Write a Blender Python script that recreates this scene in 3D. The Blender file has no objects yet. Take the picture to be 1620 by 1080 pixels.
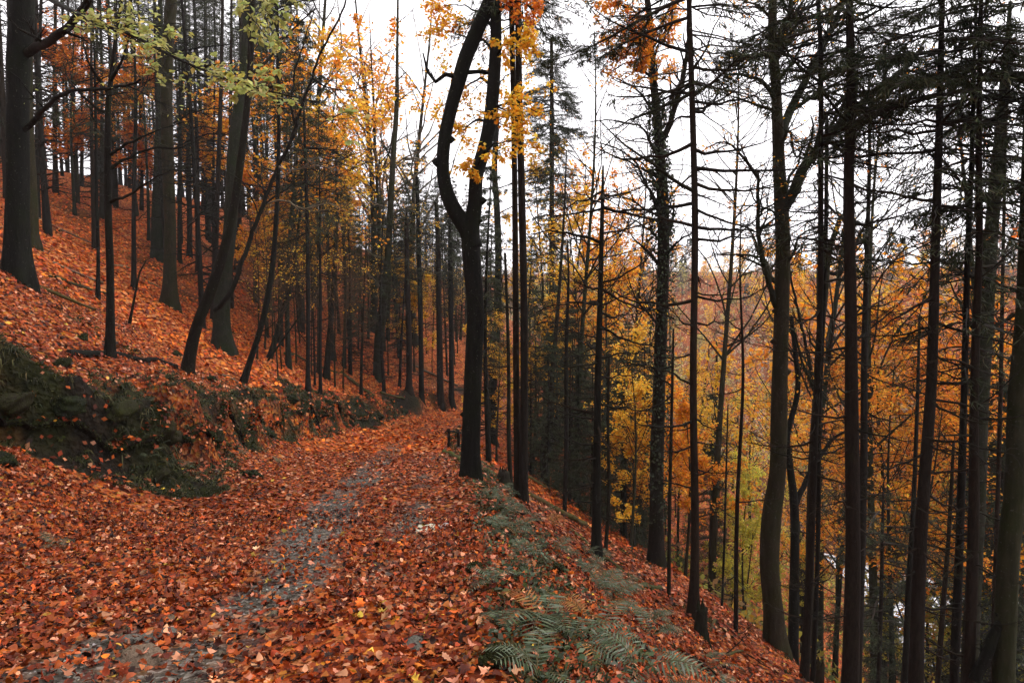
import bpy, math, random
import numpy as np
from mathutils import Matrix, Vector, Euler

# ------------------------------------------------------------------ camera, sky, sun, exposure
S = bpy.context.scene
COL = S.collection
PITCH = math.radians(3.6)
CAMZ = 1.65
cam = bpy.data.objects.new('camera', bpy.data.cameras.new('camera'))
COL.objects.link(cam)
cam.location = (0, 0, CAMZ)
cam.rotation_euler = (math.radians(90) - PITCH, 0, 0)
cam.data.sensor_width = 36.0
cam.data.lens = 24.0
cam.data.clip_start = 0.05
cam.data.clip_end = 3000
S.camera = cam
SUN_EL, SUN_AZ = math.radians(48), math.radians(70)      # veiled sun, over the valley to the right
W = bpy.data.worlds.new('World'); S.world = W; W.use_nodes = True
nt = W.node_tree; nt.nodes.clear()
n_out = nt.nodes.new('ShaderNodeOutputWorld'); n_bg = nt.nodes.new('ShaderNodeBackground')
n_sky = nt.nodes.new('ShaderNodeTexSky'); n_sky.sky_type = 'NISHITA'; n_sky.sun_disc = False
n_sky.sun_elevation = SUN_EL; n_sky.sun_rotation = SUN_AZ; n_sky.dust_density = 4.0
n_hs = nt.nodes.new('ShaderNodeHueSaturation'); n_hs.inputs['Saturation'].default_value = 0.15
n_mx = nt.nodes.new('ShaderNodeMix'); n_mx.data_type = 'RGBA'
n_mx.inputs['Factor'].default_value = 0.85
n_mx.inputs['B'].default_value = (9.7, 9.35, 9.75, 1)     # closed white cloud deck
nt.links.new(n_sky.outputs['Color'], n_hs.inputs['Color'])
nt.links.new(n_hs.outputs['Color'], n_mx.inputs['A'])
nt.links.new(n_mx.outputs['Result'], n_bg.inputs['Color'])
n_bg.inputs['Strength'].default_value = 0.1
nt.links.new(n_bg.outputs['Background'], n_out.inputs['Surface'])
sun_d = bpy.data.lights.new('sun', 'SUN'); sun_d.energy = 1.1; sun_d.angle = math.radians(40); sun_d.color = (1.0, 0.96, 0.9)
sun = bpy.data.objects.new('sun', sun_d); COL.objects.link(sun)
sd = Vector((math.sin(SUN_AZ) * math.cos(SUN_EL), math.cos(SUN_AZ) * math.cos(SUN_EL), math.sin(SUN_EL)))
sun.rotation_euler = sd.to_track_quat('Z', 'Y').to_euler()
vs = S.view_settings
vs.view_transform = 'Standard'; vs.look = 'None'; vs.gamma = 1.0; vs.use_curve_mapping = False
vs.exposure = 1.3
S.cycles.max_bounces = 5; S.cycles.diffuse_bounces = 3; S.cycles.glossy_bounces = 2
S.cycles.transmission_bounces = 3; S.cycles.transparent_max_bounces = 4

# ------------------------------------------------------------------ numpy helpers
rng = np.random.default_rng(7)

_tab = np.random.default_rng(3).random((256, 256))
def vnoise(x, y, f=1.0, seed=0):
    x = np.asarray(x, float) * f + seed * 17.31; y = np.asarray(y, float) * f + seed * 9.77
    xi = np.floor(x).astype(int); yi = np.floor(y).astype(int)
    u = x - xi; v = y - yi; u = u * u * (3 - 2 * u); v = v * v * (3 - 2 * v)
    a = _tab[xi & 255, yi & 255]; b = _tab[(xi + 1) & 255, yi & 255]
    c = _tab[xi & 255, (yi + 1) & 255]; d = _tab[(xi + 1) & 255, (yi + 1) & 255]
    return (a * (1 - u) + b * u) * (1 - v) + (c * (1 - u) + d * u) * v
def fbm(x, y, f=1.0, seed=0, o=3):
    s = 0; a = 1; t = 0
    for k in range(o):
        s = s + a * (vnoise(x, y, f * 2 ** k, seed + k * 5) - .5); t += a; a *= .5
    return s / t * 2
def sstep(x, a=0., b=1.):
    t = np.clip((np.asarray(x, float) - a) / (b - a), 0, 1); return t * t * (3 - 2 * t)
def norm(v):
    return v / np.maximum(np.linalg.norm(v, axis=-1, keepdims=True), 1e-9)

class Geo:
    def __init__(self):
        self.V = []; self.Q = []; self.T = []; self.C = []; self.n = 0
    def add(self, v, q=None, t=None, c=None):
        v = np.asarray(v, float).reshape(-1, 3); k = len(v)
        self.V.append(v)
        if q is not None and len(q): self.Q.append(np.asarray(q, np.int64).reshape(-1, 4) + self.n)
        if t is not None and len(t): self.T.append(np.asarray(t, np.int64).reshape(-1, 3) + self.n)
        if c is None: c = np.ones((k, 3)) * .5
        c = np.asarray(c, float)
        if c.ndim == 1: c = np.tile(c, (k, 1))
        self.C.append(c); self.n += k
        return self
    def mesh(self, name, mats, origin=(0, 0, 0), smooth=True, color=True):
        V = np.concatenate(self.V) - np.asarray(origin, float)
        Q = np.concatenate(self.Q) if self.Q else np.zeros((0, 4), np.int64)
        T = np.concatenate(self.T) if self.T else np.zeros((0, 3), np.int64)
        me = bpy.data.meshes.new(name)
        me.vertices.add(len(V)); me.vertices.foreach_set('co', V.astype(np.float32).ravel())
        loops = np.concatenate([Q.ravel(), T.ravel()])
        me.loops.add(len(loops)); me.loops.foreach_set('vertex_index', loops.astype(np.int32))
        st = np.concatenate([np.arange(len(Q)) * 4, len(Q) * 4 + np.arange(len(T)) * 3])
        me.polygons.add(len(st)); me.polygons.foreach_set('loop_start', st.astype(np.int32))
        if smooth: me.polygons.foreach_set('use_smooth', np.ones(len(st), bool))
        if color:
            at = me.color_attributes.new('col', 'FLOAT_COLOR', 'POINT')
            C = np.ones((len(V), 4), np.float32); C[:, :3] = np.concatenate(self.C)
            at.data.foreach_set('color', C.ravel())
        me.update(calc_edges=True); me.validate()
        for m in (mats if isinstance(mats, (list, tuple)) else [mats]): me.materials.append(m)
        return me

def link(name, me, parent=None, **props):
    o = bpy.data.objects.new(name, me); COL.objects.link(o)
    if parent is not None: o.parent = parent
    for k, v in props.items():
        if v is not None: o[k] = v
    return o
def thing(name, label, cat, loc, group=None, rz=0.0, sc=1.0):
    o = bpy.data.objects.new(name, None); COL.objects.link(o)
    o.location = loc; o.rotation_euler = (0, 0, rz); o.scale = (sc, sc, sc); o.empty_display_size = .2
    o['label'] = label; o['category'] = cat
    if group: o['group'] = group
    return o

def tubes(g, P, R, sides=4, col=None):
    """P[N,K,3], R[N,K] -> N tubes of quads."""
    P = np.asarray(P, float); R = np.asarray(R, float)
    if len(P) == 0: return
    N, K, _ = P.shape
    T = norm(np.gradient(P, axis=1))
    m = norm(T.mean(1))
    ref = np.where(np.abs(m[:, 2:3]) > .75, np.array([[1., .13, 0]]), np.array([[0.05, .1, 1.]]))[:, None, :]
    U = norm(np.cross(T, ref)); Vv = np.cross(T, U)
    a = np.arange(sides) * 2 * math.pi / sides
    ring = P[:, :, None, :] + R[:, :, None, None] * (np.cos(a)[None, None, :, None] * U[:, :, None, :] + np.sin(a)[None, None, :, None] * Vv[:, :, None, :])
    idx = np.arange(N * K * sides).reshape(N, K, sides)
    q = np.stack([idx[:, :-1, :], np.roll(idx, -1, 2)[:, :-1, :], np.roll(idx, -1, 2)[:, 1:, :], idx[:, 1:, :]], -1)
    c = None
    if col is not None:
        c = np.asarray(col, float)
        if c.ndim == 2: c = np.repeat(c, K * sides, 0)
    g.add(ring.reshape(-1, 3), q.reshape(-1, 4), c=c)

def grow(P, R, n, t0, t1, ang, lf, rf, K, r, grav=0., jit=.15, flat=1., taper=.6, rmin=.002, aj=.35, absl=None):
    """children of the paths P: n per parent."""
    N, Kp, _ = P.shape
    i = np.repeat(np.arange(N), n); M = len(i)
    t = r.uniform(t0, t1, M) * (Kp - 1); k = np.minimum(t.astype(int), Kp - 2); f = (t - k)[:, None]
    p = P[i, k] * (1 - f) + P[i, k + 1] * f
    tan = norm(P[i, k + 1] - P[i, k])
    rad = (R[i, k] * (1 - f[:, 0]) + R[i, k + 1] * f[:, 0])
    L = np.linalg.norm(np.diff(P, axis=1), axis=2).sum(1)[i]
    v = r.normal(size=(M, 3)); perp = norm(v - (v * tan).sum(1, keepdims=True) * tan)
    a = ang * (1 + r.uniform(-aj, aj, M))[:, None]
    d = np.cos(a) * tan + np.sin(a) * perp; d[:, 2] *= flat; d = norm(d)
    ln = (lf * L if absl is None else absl) * (1 - taper * (t / (Kp - 1))) * r.uniform(.55, 1.25, M)
    out = [p]
    for s in range(K - 1):
        d = d + r.normal(size=(M, 3)) * jit; d[:, 2] += grav; d = norm(d)
        p = p + d * (ln / (K - 1))[:, None]; out.append(p)
    PP = np.stack(out, 1)
    r0 = np.maximum(rad * rf, rmin)
    RR = np.maximum(r0[:, None] * np.linspace(1, .25, K)[None], rmin * .6)
    return PP, RR

def pal(r, n, cols, w=None, var=.18):
    cols = np.asarray(cols, float); w = np.ones(len(cols)) if w is None else np.asarray(w, float)
    c = cols[r.choice(len(cols), n, p=w / w.sum())]
    return np.clip(c * np.exp(r.normal(size=(n, 1)) * var) * (1 + r.normal(size=(n, 3)) * .06), .003, .95)

def leaf_quads(g, c, d, nrm, size, col, wid=.32, fold=.1):
    """one folded rhombus (2 tris) per leaf, from stalk c along d."""
    d = norm(d); side = norm(np.cross(d, nrm)); up = np.cross(side, d); s = size[:, None]
    if not np.isscalar(wid): wid = np.asarray(wid)[:, None]
    tip = c + d * s
    L = c + d * s * .48 + side * s * wid + up * s * fold
    Rr = c + d * s * .48 - side * s * wid + up * s * fold
    v = np.stack([c, Rr, tip, L], 1).reshape(-1, 3)
    q = np.arange(len(c) * 4).reshape(-1, 4)
    g.add(v, q, c=np.repeat(col, 4, 0))

def leaves_on(g, P, per, size, r, cols, w=None, flat=.8, droop=-.15, spread=.05, t0=.25):
    N, K, _ = P.shape
    if N == 0 or per <= 0: return
    n = int(N * per)
    i = r.integers(0, N, n); t = r.uniform(t0, 1, n) * (K - 1); k = np.minimum(t.astype(int), K - 2); f = (t - k)[:, None]
    p = P[i, k] * (1 - f) + P[i, k + 1] * f + r.normal(size=(n, 3)) * spread * .5
    tan = norm(P[i, k + 1] - P[i, k])
    d = tan * .5 + r.normal(size=(n, 3)) * np.array([.7, .7, .35]); d[:, 2] += droop
    nr = r.normal(size=(n, 3)) * (1.05 - flat); nr[:, 2] += flat
    leaf_quads(g, p, d, norm(nr), size * r.uniform(.65, 1.3, n), pal(r, n, cols, w))

def catmull(pts, step):
    pts = np.asarray(pts, float); n = len(pts)
    if n < 3:
        k = max(2, int(np.linalg.norm(pts[-1, :3] - pts[0, :3]) / step) + 1)
        return np.array([pts[0] + (pts[-1] - pts[0]) * t for t in np.linspace(0, 1, k)])
    e = np.vstack([2 * pts[0] - pts[1], pts, 2 * pts[-1] - pts[-2]]); out = []
    for i in range(n - 1):
        p0, p1, p2, p3 = e[i:i + 4]
        m = max(1, int(round(np.linalg.norm(p2[:3] - p1[:3]) / step)))
        for t in np.arange(m) / m:
            out.append(.5 * ((2 * p1) + (-p0 + p2) * t + (2 * p0 - 5 * p1 + 4 * p2 - p3) * t * t + (-p0 + 3 * p1 - 3 * p2 + p3) * t ** 3))
    out.append(pts[-1]); return np.array(out)

# ------------------------------------------------------------------ the lie of the land
_y = np.linspace(-60, 400, 4601)
def _sm(a, w):
    k = np.hanning(w); k /= k.sum(); p = np.pad(a, w // 2, mode='edge'); return np.convolve(p, k, 'valid')[:len(a)]
_xc = _sm(np.interp(_y, [-20, 0, 4, 12, 24, 32, 37, 44, 52, 62, 80, 120, 400], [-1.8, -2.2, -2.5, -3.1, -4.2, -4.75, -4.6, -2.4, 1.2, 4.6, 8, 10, 10]), 41)
_hw = _sm(np.interp(_y, [-20, 10, 24, 33, 60, 400], [2.5, 2.4, 2.0, 1.8, 1.5, 1.3]), 61)
_zp = np.cumsum(_sm(np.interp(_y, [-60, 30, 42, 60, 75, 400], [-.15, -.15, -.06, -.04, -.02, -.01]), 61)) * .1
_zp -= np.interp(0, _y, _zp)
def xc(y): return np.interp(y, _y, _xc)
def hw(y): return np.interp(y, _y, _hw)
def zp(y): return np.interp(y, _y, _zp)
_l = np.linspace(0, 400, 4001)
_hill = np.cumsum(np.interp(_l, [0, 3, 20, 34, 46, 400], [.5, .6, .54, .22, -.05, -.05])) * .1
_drop = np.cumsum(np.interp(_l, [0, .4, 1.2, 8, 14, 30, 400], [.05, .35, .6, .64, .86, 1.0, 1.0])) * .1
def bank(y):
    tw = np.interp(y, [-20, 8.8, 11.2, 14, 20, 30, 60, 400], [2.9, 2.7, .55, .7, 1.0, .8, .5, .5]) + .55 * fbm(y, 0 * y, .6, 4, 3)
    bh = np.interp(y, [-20, 8, 11.5, 16, 22, 30, 60, 400], [.85, 1.0, 1.35, 1.3, 1.2, 1.0, .8, .8]) + .5 * fbm(y, 0 * y + 9, .6, 8, 2)
    return tw, np.maximum(bh, .35)
BW = .5
def side_l(x, y): return -(np.asarray(x, float) - xc(y)) - hw(y)
def side_r(x, y): return (np.asarray(x, float) - xc(y)) - hw(y)
def H(x, y, fine=True):
    x = np.asarray(x, float); y = np.asarray(y, float)
    l = side_l(x, y); r = side_r(x, y); z = zp(y)
    tw, bh = bank(y)
    l = l + np.where(l > 0, .22 * fbm(x, y, 1.1, 21, 2) * sstep(l, 0, .8), 0)
    lp = np.maximum(l, 0)
    talus = .46 * np.minimum(lp, tw)
    bk = bh * sstep((lp - tw) / BW)
    hl = np.maximum(lp - tw - BW * .8, 0)
    hill = np.interp(hl, _l, _hill)
    drop = np.interp(np.maximum(r, 0), _l, _drop)
    ours = z + talus + bk + hill - drop
    off = np.maximum(np.maximum(l, r), 0)
    amp = sstep(off, 0, 3)
    ours = ours + .28 * fbm(x, y, .33, 1, 2) * amp
    if fine:
        ours = ours + (.05 + .07 * amp) * fbm(x, y, 1.5, 2, 3)
        inb = sstep(lp, tw - .25, tw + .1) * (1 - sstep(lp, tw + BW + .2, tw + BW + .9))
        ours = ours + inb * .5 * fbm(x, y, 1.5, 12, 3)
        ours = ours + .05 * np.exp(-(r / .35) ** 2)
        ours = ours - .035 * np.exp(-(((x - xc(y)) - .35) / .4) ** 2)
    q = .6 * x + .8 * y
    fl = -31.3 + .5 * fbm(x, y, .12, 5, 2) - 2.0 * sstep(q, 68, 73) * (1 - sstep(q, 93, 98))
    _f = np.clip(q - 97, 0, None)
    far = fl + .42 * np.minimum(_f, 96) + .02 * np.maximum(_f - 96, 0) + 3.0 * fbm(x, y, .03, 9, 2) * sstep(_f, 5, 50)
    return np.maximum(np.maximum(ours, fl), far)

_R = np.array([[1, 0, 0], [0, math.cos(PITCH), -math.sin(PITCH)], [0, math.sin(PITCH), math.cos(PITCH)]])
def ray(px, py):
    return np.array([1., 0, 0]) * (px - 810) / 1080 + _R[1] + _R[2] * (540 - py) / 1080
def at(px, py, Y):
    d = ray(px, py); return np.array([0, 0, CAMZ]) + d * (Y / d[1])
_ts = np.concatenate([np.arange(2.5, 40, .03), np.arange(40, 260, .25)])
def hit(px, py):
    d = ray(px, py); p = np.array([0, 0, CAMZ]) + _ts[:, None] * d
    b = np.nonzero(p[:, 2] <= H(p[:, 0], p[:, 1]))[0]
    return p[b[0]] if len(b) else p[-1]
def to_px(p):
    q = np.asarray(p, float) - np.array([0, 0, CAMZ]); a = q @ _R[1]
    a = np.where(np.abs(a) < 1e-6, 1e-6, a)
    return 810 + 1080 * q[..., 0] / a, 540 - 1080 * (q @ _R[2]) / a, a

# ------------------------------------------------------------------ materials
def mat(name):
    m = bpy.data.materials.new(name); m.use_nodes = True; t = m.node_tree; t.nodes.clear()
    o = t.nodes.new('ShaderNodeOutputMaterial'); return m, t, o
def N(t, kind, **kw):
    n = t.nodes.new(kind)
    for k, v in kw.items():
        if k in n.inputs: n.inputs[k].default_value = v
        else: setattr(n, k, v)
    return n
def ramp(t, stops, interp='LINEAR'):
    n = t.nodes.new('ShaderNodeValToRGB'); n.color_ramp.interpolation = interp
    e = n.color_ramp.elements
    while len(e) < len(stops): e.new(.5)
    for x, (p, c) in zip(e, stops): x.position = p; x.color = (*c, 1)
    return n
def mix(t, fac, a, b, mode='MIX'):
    n = t.nodes.new('ShaderNodeMix'); n.data_type = 'RGBA'; n.blend_type = mode
    for k, v in (('Factor', fac), ('A', a), ('B', b)):
        s = [q for q in n.inputs if q.name == k and (q.type == 'RGBA' or k == 'Factor')][0]
        if isinstance(v, bpy.types.NodeSocket): t.links.new(v, s)
        elif k == 'Factor': s.default_value = v
        else: s.default_value = (*v, 1)
    return [q for q in n.outputs if q.type == 'RGBA'][0]

def leaf_material(name, trans=.4, rough=.5, spec=.3):
    m, t, o = mat(name)
    a = N(t, 'ShaderNodeAttribute', attribute_name='col')
    p = N(t, 'ShaderNodeBsdfPrincipled', Roughness=rough); p.inputs['Specular IOR Level'].default_value = spec
    t.links.new(a.outputs['Color'], p.inputs['Base Color'])
    if trans > 0:
        tr = N(t, 'ShaderNodeBsdfTranslucent'); t.links.new(a.outputs['Color'], tr.inputs['Color'])
        mx = N(t, 'ShaderNodeMixShader', Fac=trans)
        t.links.new(p.outputs[0], mx.inputs[1]); t.links.new(tr.outputs[0], mx.inputs[2]); t.links.new(mx.outputs[0], o.inputs['Surface'])
    else: t.links.new(p.outputs[0], o.inputs['Surface'])
    return m
M_LEAF = leaf_material('tree_leaf', .5, .5, .15)
M_LITTER = leaf_material('fallen_leaf', .1, .55, .14)
M_NEEDLE = leaf_material('needles', .15, .7, .08)
M_FERN = leaf_material('fern_green', .25, .55, .12)

def bark_material(name, c0, c1, moss, mossamt, scale=1., lichen=0.):
    m, t, o = mat(name)
    tc = N(t, 'ShaderNodeTexCoord'); mp = N(t, 'ShaderNodeMapping'); mp.inputs['Scale'].default_value = (9 * scale, 9 * scale, 2.2 * scale)
    t.links.new(tc.outputs['Object'], mp.inputs['Vector'])
    n1 = N(t, 'ShaderNodeTexNoise', Scale=2.2, Detail=6, Roughness=.65); t.links.new(mp.outputs[0], n1.inputs['Vector'])
    vo = N(t, 'ShaderNodeTexVoronoi', Scale=3.0, feature='DISTANCE_TO_EDGE'); t.links.new(mp.outputs[0], vo.inputs['Vector'])
    r1 = ramp(t, [(.3, c0), (.7, c1)]); t.links.new(n1.outputs['Fac'], r1.inputs[0])
    n2 = N(t, 'ShaderNodeTexNoise', Scale=1.7, Detail=5, Roughness=.7); t.links.new(tc.outputs['Object'], n2.inputs['Vector'])
    r2 = ramp(t, [(.62 - .35 * mossamt, (0, 0, 0)), (.8 - .25 * mossamt, (1, 1, 1))]); t.links.new(n2.outputs['Fac'], r2.inputs[0])
    c = mix(t, r2.outputs['Color'], r1.outputs['Color'], moss)
    oi = N(t, 'ShaderNodeObjectInfo'); rt = ramp(t, [(0, (.75, .8, .72)), (.4, (1, 1, 1)), (.7, (1.25, .95, .75)), (1, (1.1, 1.25, .95))]); t.links.new(oi.outputs['Random'], rt.inputs[0])
    c = mix(t, 1., c, rt.outputs['Color'], 'MULTIPLY')
    if lichen > 0:
        n3 = N(t, 'ShaderNodeTexNoise', Scale=22., Detail=3); t.links.new(tc.outputs['Object'], n3.inputs['Vector'])
        r3 = ramp(t, [(.66 - .1 * lichen, (0, 0, 0)), (.72, (1, 1, 1))]); t.links.new(n3.outputs['Fac'], r3.inputs[0])
        c = mix(t, r3.outputs['Color'], c, (.05, .053, .042))
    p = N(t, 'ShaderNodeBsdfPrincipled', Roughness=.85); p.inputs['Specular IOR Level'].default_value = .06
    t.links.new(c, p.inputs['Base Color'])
    ad = N(t, 'ShaderNodeMath', operation='MULTIPLY_ADD'); ad.inputs[1].default_value = .6
    t.links.new(vo.outputs['Distance'], ad.inputs[0]); t.links.new(n1.outputs['Fac'], ad.inputs[2])
    b = N(t, 'ShaderNodeBump', Strength=.8, Distance=.02); t.links.new(ad.outputs[0], b.inputs['Height'])
    t.links.new(b.outputs[0], p.inputs['Normal']); t.links.new(p.outputs[0], o.inputs['Surface'])
    return m
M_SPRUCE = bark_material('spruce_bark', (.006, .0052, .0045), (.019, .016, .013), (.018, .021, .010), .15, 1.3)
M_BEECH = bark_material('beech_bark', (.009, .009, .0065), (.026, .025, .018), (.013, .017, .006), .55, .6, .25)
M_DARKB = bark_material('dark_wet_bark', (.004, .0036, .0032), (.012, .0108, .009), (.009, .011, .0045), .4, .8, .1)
M_TWIG = bark_material('twig_bark', (.008, .007, .006), (.022, .019, .015), (.018, .020, .011), .3, 1.)
M_PALETWIG = bark_material('pale_twig_bark', (.07, .062, .05), (.15, .135, .11), (.07, .07, .05), .2, 1.)
M_BROWNTWIG = bark_material('brown_twig_bark', (.035, .024, .015), (.09, .065, .042), (.06, .06, .03), .2, 1.)
M_LOG = bark_material('mossy_log', (.03, .024, .018), (.08, .06, .042), (.045, .055, .018), .75, .8)
M_POLE = bark_material('dead_pole', (.07, .05, .035), (.2, .15, .11), (.06, .055, .03), .15, 1.)
M_STUMP = bark_material('stump_wood', (.007, .006, .005), (.022, .017, .013), (.018, .022, .009), .5, 1.)
M_POST = bark_material('post_wood', (.006, .005, .004), (.02, .014, .011), (.02, .02, .012), .1, 2.)
M_ROCK = bark_material('mossy_rock', (.008, .008, .007), (.03, .029, .026), (.018, .022, .008), .8, .5)
M_SLATE = bark_material('slate_stone', (.06, .052, .042), (.17, .155, .135), (.08, .085, .06), .1, .5)
M_PALESTONE = bark_material('pale_stone', (.35, .36, .35), (.62, .63, .62), (.3, .27, .2), .25, .5)

def ground_material():
    m, t, o = mat('leaf_covered_ground')
    tc = N(t, 'ShaderNodeTexCoord')
    nz = N(t, 'ShaderNodeTexNoise', Scale=9., Detail=3); t.links.new(tc.outputs['Object'], nz.inputs['Vector'])
    vm = N(t, 'ShaderNodeVectorMath', operation='MULTIPLY_ADD'); vm.inputs[1].default_value = (.12, .12, .12)
    t.links.new(nz.outputs['Color'], vm.inputs[0]); t.links.new(tc.outputs['Object'], vm.inputs[2])
    vo = N(t, 'ShaderNodeTexVoronoi', Scale=13.); t.links.new(vm.outputs[0], vo.inputs['Vector'])
    sp = N(t, 'ShaderNodeSeparateColor'); t.links.new(vo.outputs['Color'], sp.inputs[0])
    lr = ramp(t, [(0, (.02, .005, .003)), (.22, (.09, .014, .005)), (.45, (.23, .036, .007)), (.65, (.32, .065, .009)), (.82, (.36, .13, .05)), (1, (.38, .14, .012))])
    t.links.new(sp.outputs[0], lr.inputs[0])
    n2 = N(t, 'ShaderNodeTexNoise', Scale=.5, Detail=5, Roughness=.7); t.links.new(tc.outputs['Object'], n2.inputs['Vector'])
    soil = ramp(t, [(.3, (.005, .004, .003)), (.7, (.02, .014, .009))]); t.links.new(nz.outputs['Fac'], soil.inputs[0])
    mo = ramp(t, [(.3, (.006, .007, .002)), (.75, (.024, .027, .007))]); t.links.new(nz.outputs['Fac'], mo.inputs[0])
    gr = N(t, 'ShaderNodeTexVoronoi', Scale=38.); t.links.new(tc.outputs['Object'], gr.inputs['Vector'])
    gs = N(t, 'ShaderNodeSeparateColor'); t.links.new(gr.outputs['Color'], gs.inputs[0])
    grc = ramp(t, [(0, (.026, .021, .016)), (.6, (.085, .072, .056)), (1, (.17, .15, .13))]); t.links.new(gs.outputs[0], grc.inputs[0])
    at_ = N(t, 'ShaderNodeAttribute', attribute_name='col'); s2 = N(t, 'ShaderNodeSeparateColor'); t.links.new(at_.outputs['Color'], s2.inputs[0])
    c = mix(t, s2.outputs[0], lr.outputs['Color'], soil.outputs['Color'])
    c = mix(t, s2.outputs[1], c, mo.outputs['Color'])
    c = mix(t, s2.outputs[2], c, grc.outputs['Color'])
    p = N(t, 'ShaderNodeBsdfPrincipled', Roughness=.8); p.inputs['Specular IOR Level'].default_value = .06
    t.links.new(c, p.inputs['Base Color'])
    hs = N(t, 'ShaderNodeMath', operation='ADD'); t.links.new(vo.outputs['Distance'], hs.inputs[0]); t.links.new(nz.outputs['Fac'], hs.inputs[1])
    b = N(t, 'ShaderNodeBump', Strength=.9, Distance=.05); t.links.new(hs.outputs[0], b.inputs['Height'])
    t.links.new(b.outputs[0], p.inputs['Normal']); t.links.new(p.outputs[0], o.inputs['Surface'])
    return m
M_GROUND = ground_material()

def water_material():
    m, t, o = mat('river_water')
    tc = N(t, 'ShaderNodeTexCoord')
    n = N(t, 'ShaderNodeTexNoise', Scale=.9, Detail=6, Roughness=.7); t.links.new(tc.outputs['Object'], n.inputs['Vector'])
    r = ramp(t, [(.36, (.08, .09, .09)), (.52, (.75, .77, .8))]); t.links.new(n.outputs['Fac'], r.inputs[0])
    p = N(t, 'ShaderNodeBsdfPrincipled', Roughness=.12); t.links.new(r.outputs['Color'], p.inputs['Base Color'])
    b = N(t, 'ShaderNodeBump', Strength=.5, Distance=.2); t.links.new(n.outputs['Fac'], b.inputs['Height'])
    t.links.new(b.outputs[0], p.inputs['Normal']); t.links.new(p.outputs[0], o.inputs['Surface'])
    return m
M_WATER = water_material()

# ------------------------------------------------------------------ ground, path, river
def gravel_mask(x, y):
    t = np.asarray(x, float) - xc(y)
    c = np.interp(y, [0, 4, 6, 9, 13, 25], [.45, .5, .62, .32, .2, .1])
    a = np.exp(-((t - c) / .5) ** 2)
    b = np.exp(-((t + .15) / .35) ** 2) * np.exp(-((y - 4.1) / .9) ** 2)
    e = np.exp(-((t - 1.5) / .4) ** 2) * .55
    n = fbm(x, y, 1.3, 31, 3)
    return np.clip((np.maximum(np.maximum(a, b), e * (n > .1)) * (1.05 + .9 * n) - .36) * 2.2, 0, 1) * (np.abs(t) < hw(y)) * (1 - sstep(y, 17, 28) * .7)
def masks(x, y):
    """R bare soil, G moss, B gravel: what lies on the ground at each spot."""
    l = side_l(x, y); r = side_r(x, y); tw, bh = bank(y)
    l2 = l + .25 * fbm(x, y, 1.4, 40, 2)
    ext = .95 * np.exp(-((y - 12.0) / 2.0) ** 2)
    bk = sstep(l2, tw - .3 - ext, tw + .05 - ext) * (1 - sstep(l2, tw + BW + .2, tw + BW + 1.0))
    bk = bk * np.clip(1.0 + 2.2 * fbm(x, y, .9, 41, 3), 0, 1)
    hillm = sstep(l, tw + 1, tw + 2) * sstep(fbm(x, y * .6, .5, 44, 3), .22, .5)
    soil = np.clip(bk * 1.0 + hillm * .25, 0, 1)
    moss = np.clip(bk * sstep(fbm(x, y, 1.1, 45, 3), -.25, .35) * .8 + hillm * .55, 0, 1)
    verge = np.exp(-((r - .3) / .4) ** 2) * sstep(fbm(x, y, 1.2, 47, 3), -.35, .15)
    rs = sstep(r, .5, 1) * sstep(fbm(x, y, .7, 48, 3), .15, .45) * .7
    moss = np.maximum(moss, np.maximum(verge * .9, rs))
    q = .6 * x + .8 * y
    fl = sstep(q, 55, 75) * (np.asarray(x) > 5) * (1 - sstep(q, 100, 125))
    moss = np.maximum(moss, fl * .6)
    return np.stack([soil, moss, gravel_mask(x, y)], -1)

rows = [-48.]
while rows[-1] < 330:
    v = rows[-1]; rows.append(v + (1.5 if v < -8 else .3 if v < 2 else .11 if v < 16 else .11 + (v - 16) * .025))
rows = np.array(rows)
inner = np.linspace(-1, 1, 45)
offs = [.1]
while offs[-1] < 330: offs.append(offs[-1] + max(.12, .035 * (offs[-1] - 2)))
offs = np.array(offs)
def ground_sheet():
    g = Geo(); gp = Geo()
    xl = xc(rows)[:, None] - hw(rows)[:, None] - offs[::-1][None]
    xm = xc(rows)[:, None] + hw(rows)[:, None] * inner[None]
    xr = xc(rows)[:, None] + hw(rows)[:, None] + offs[None]
    def put(gg, X):
        Y = np.repeat(rows[:, None], X.shape[1], 1); Z = H(X, Y)
        idx = np.arange(X.size).reshape(X.shape)
        q = np.stack([idx[:-1, :-1], idx[:-1, 1:], idx[1:, 1:], idx[1:, :-1]], -1).reshape(-1, 4)
        gg.add(np.stack([X, Y, Z], -1).reshape(-1, 3), q, c=masks(X, Y).reshape(-1, 3))
    put(g, np.concatenate([xl, xm[:, :1]], 1)); put(g, np.concatenate([xm[:, -1:], xr], 1)); put(gp, xm)
    link('ground', g.mesh('ground', M_GROUND), kind='structure')
    return link('path', gp.mesh('path', M_GROUND), kind='structure')
PATH = ground_sheet()
def river():
    g = Geo(); a = np.array([.6, .8]); b = np.array([.8, -.6]); n = 60
    s = np.linspace(-30, 130, n); v = []
    for k in (71.5, 95.5):
        p = a[None] * k + b[None] * s[:, None]; v.append(np.c_[p, np.full(n, -31.95)])
    v = np.concatenate(v); i = np.arange(n - 1)
    g.add(v, np.stack([i, i + 1, n + i + 1, n + i], -1)); link('river', g.mesh('river', M_WATER), kind='structure')
river()

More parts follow.
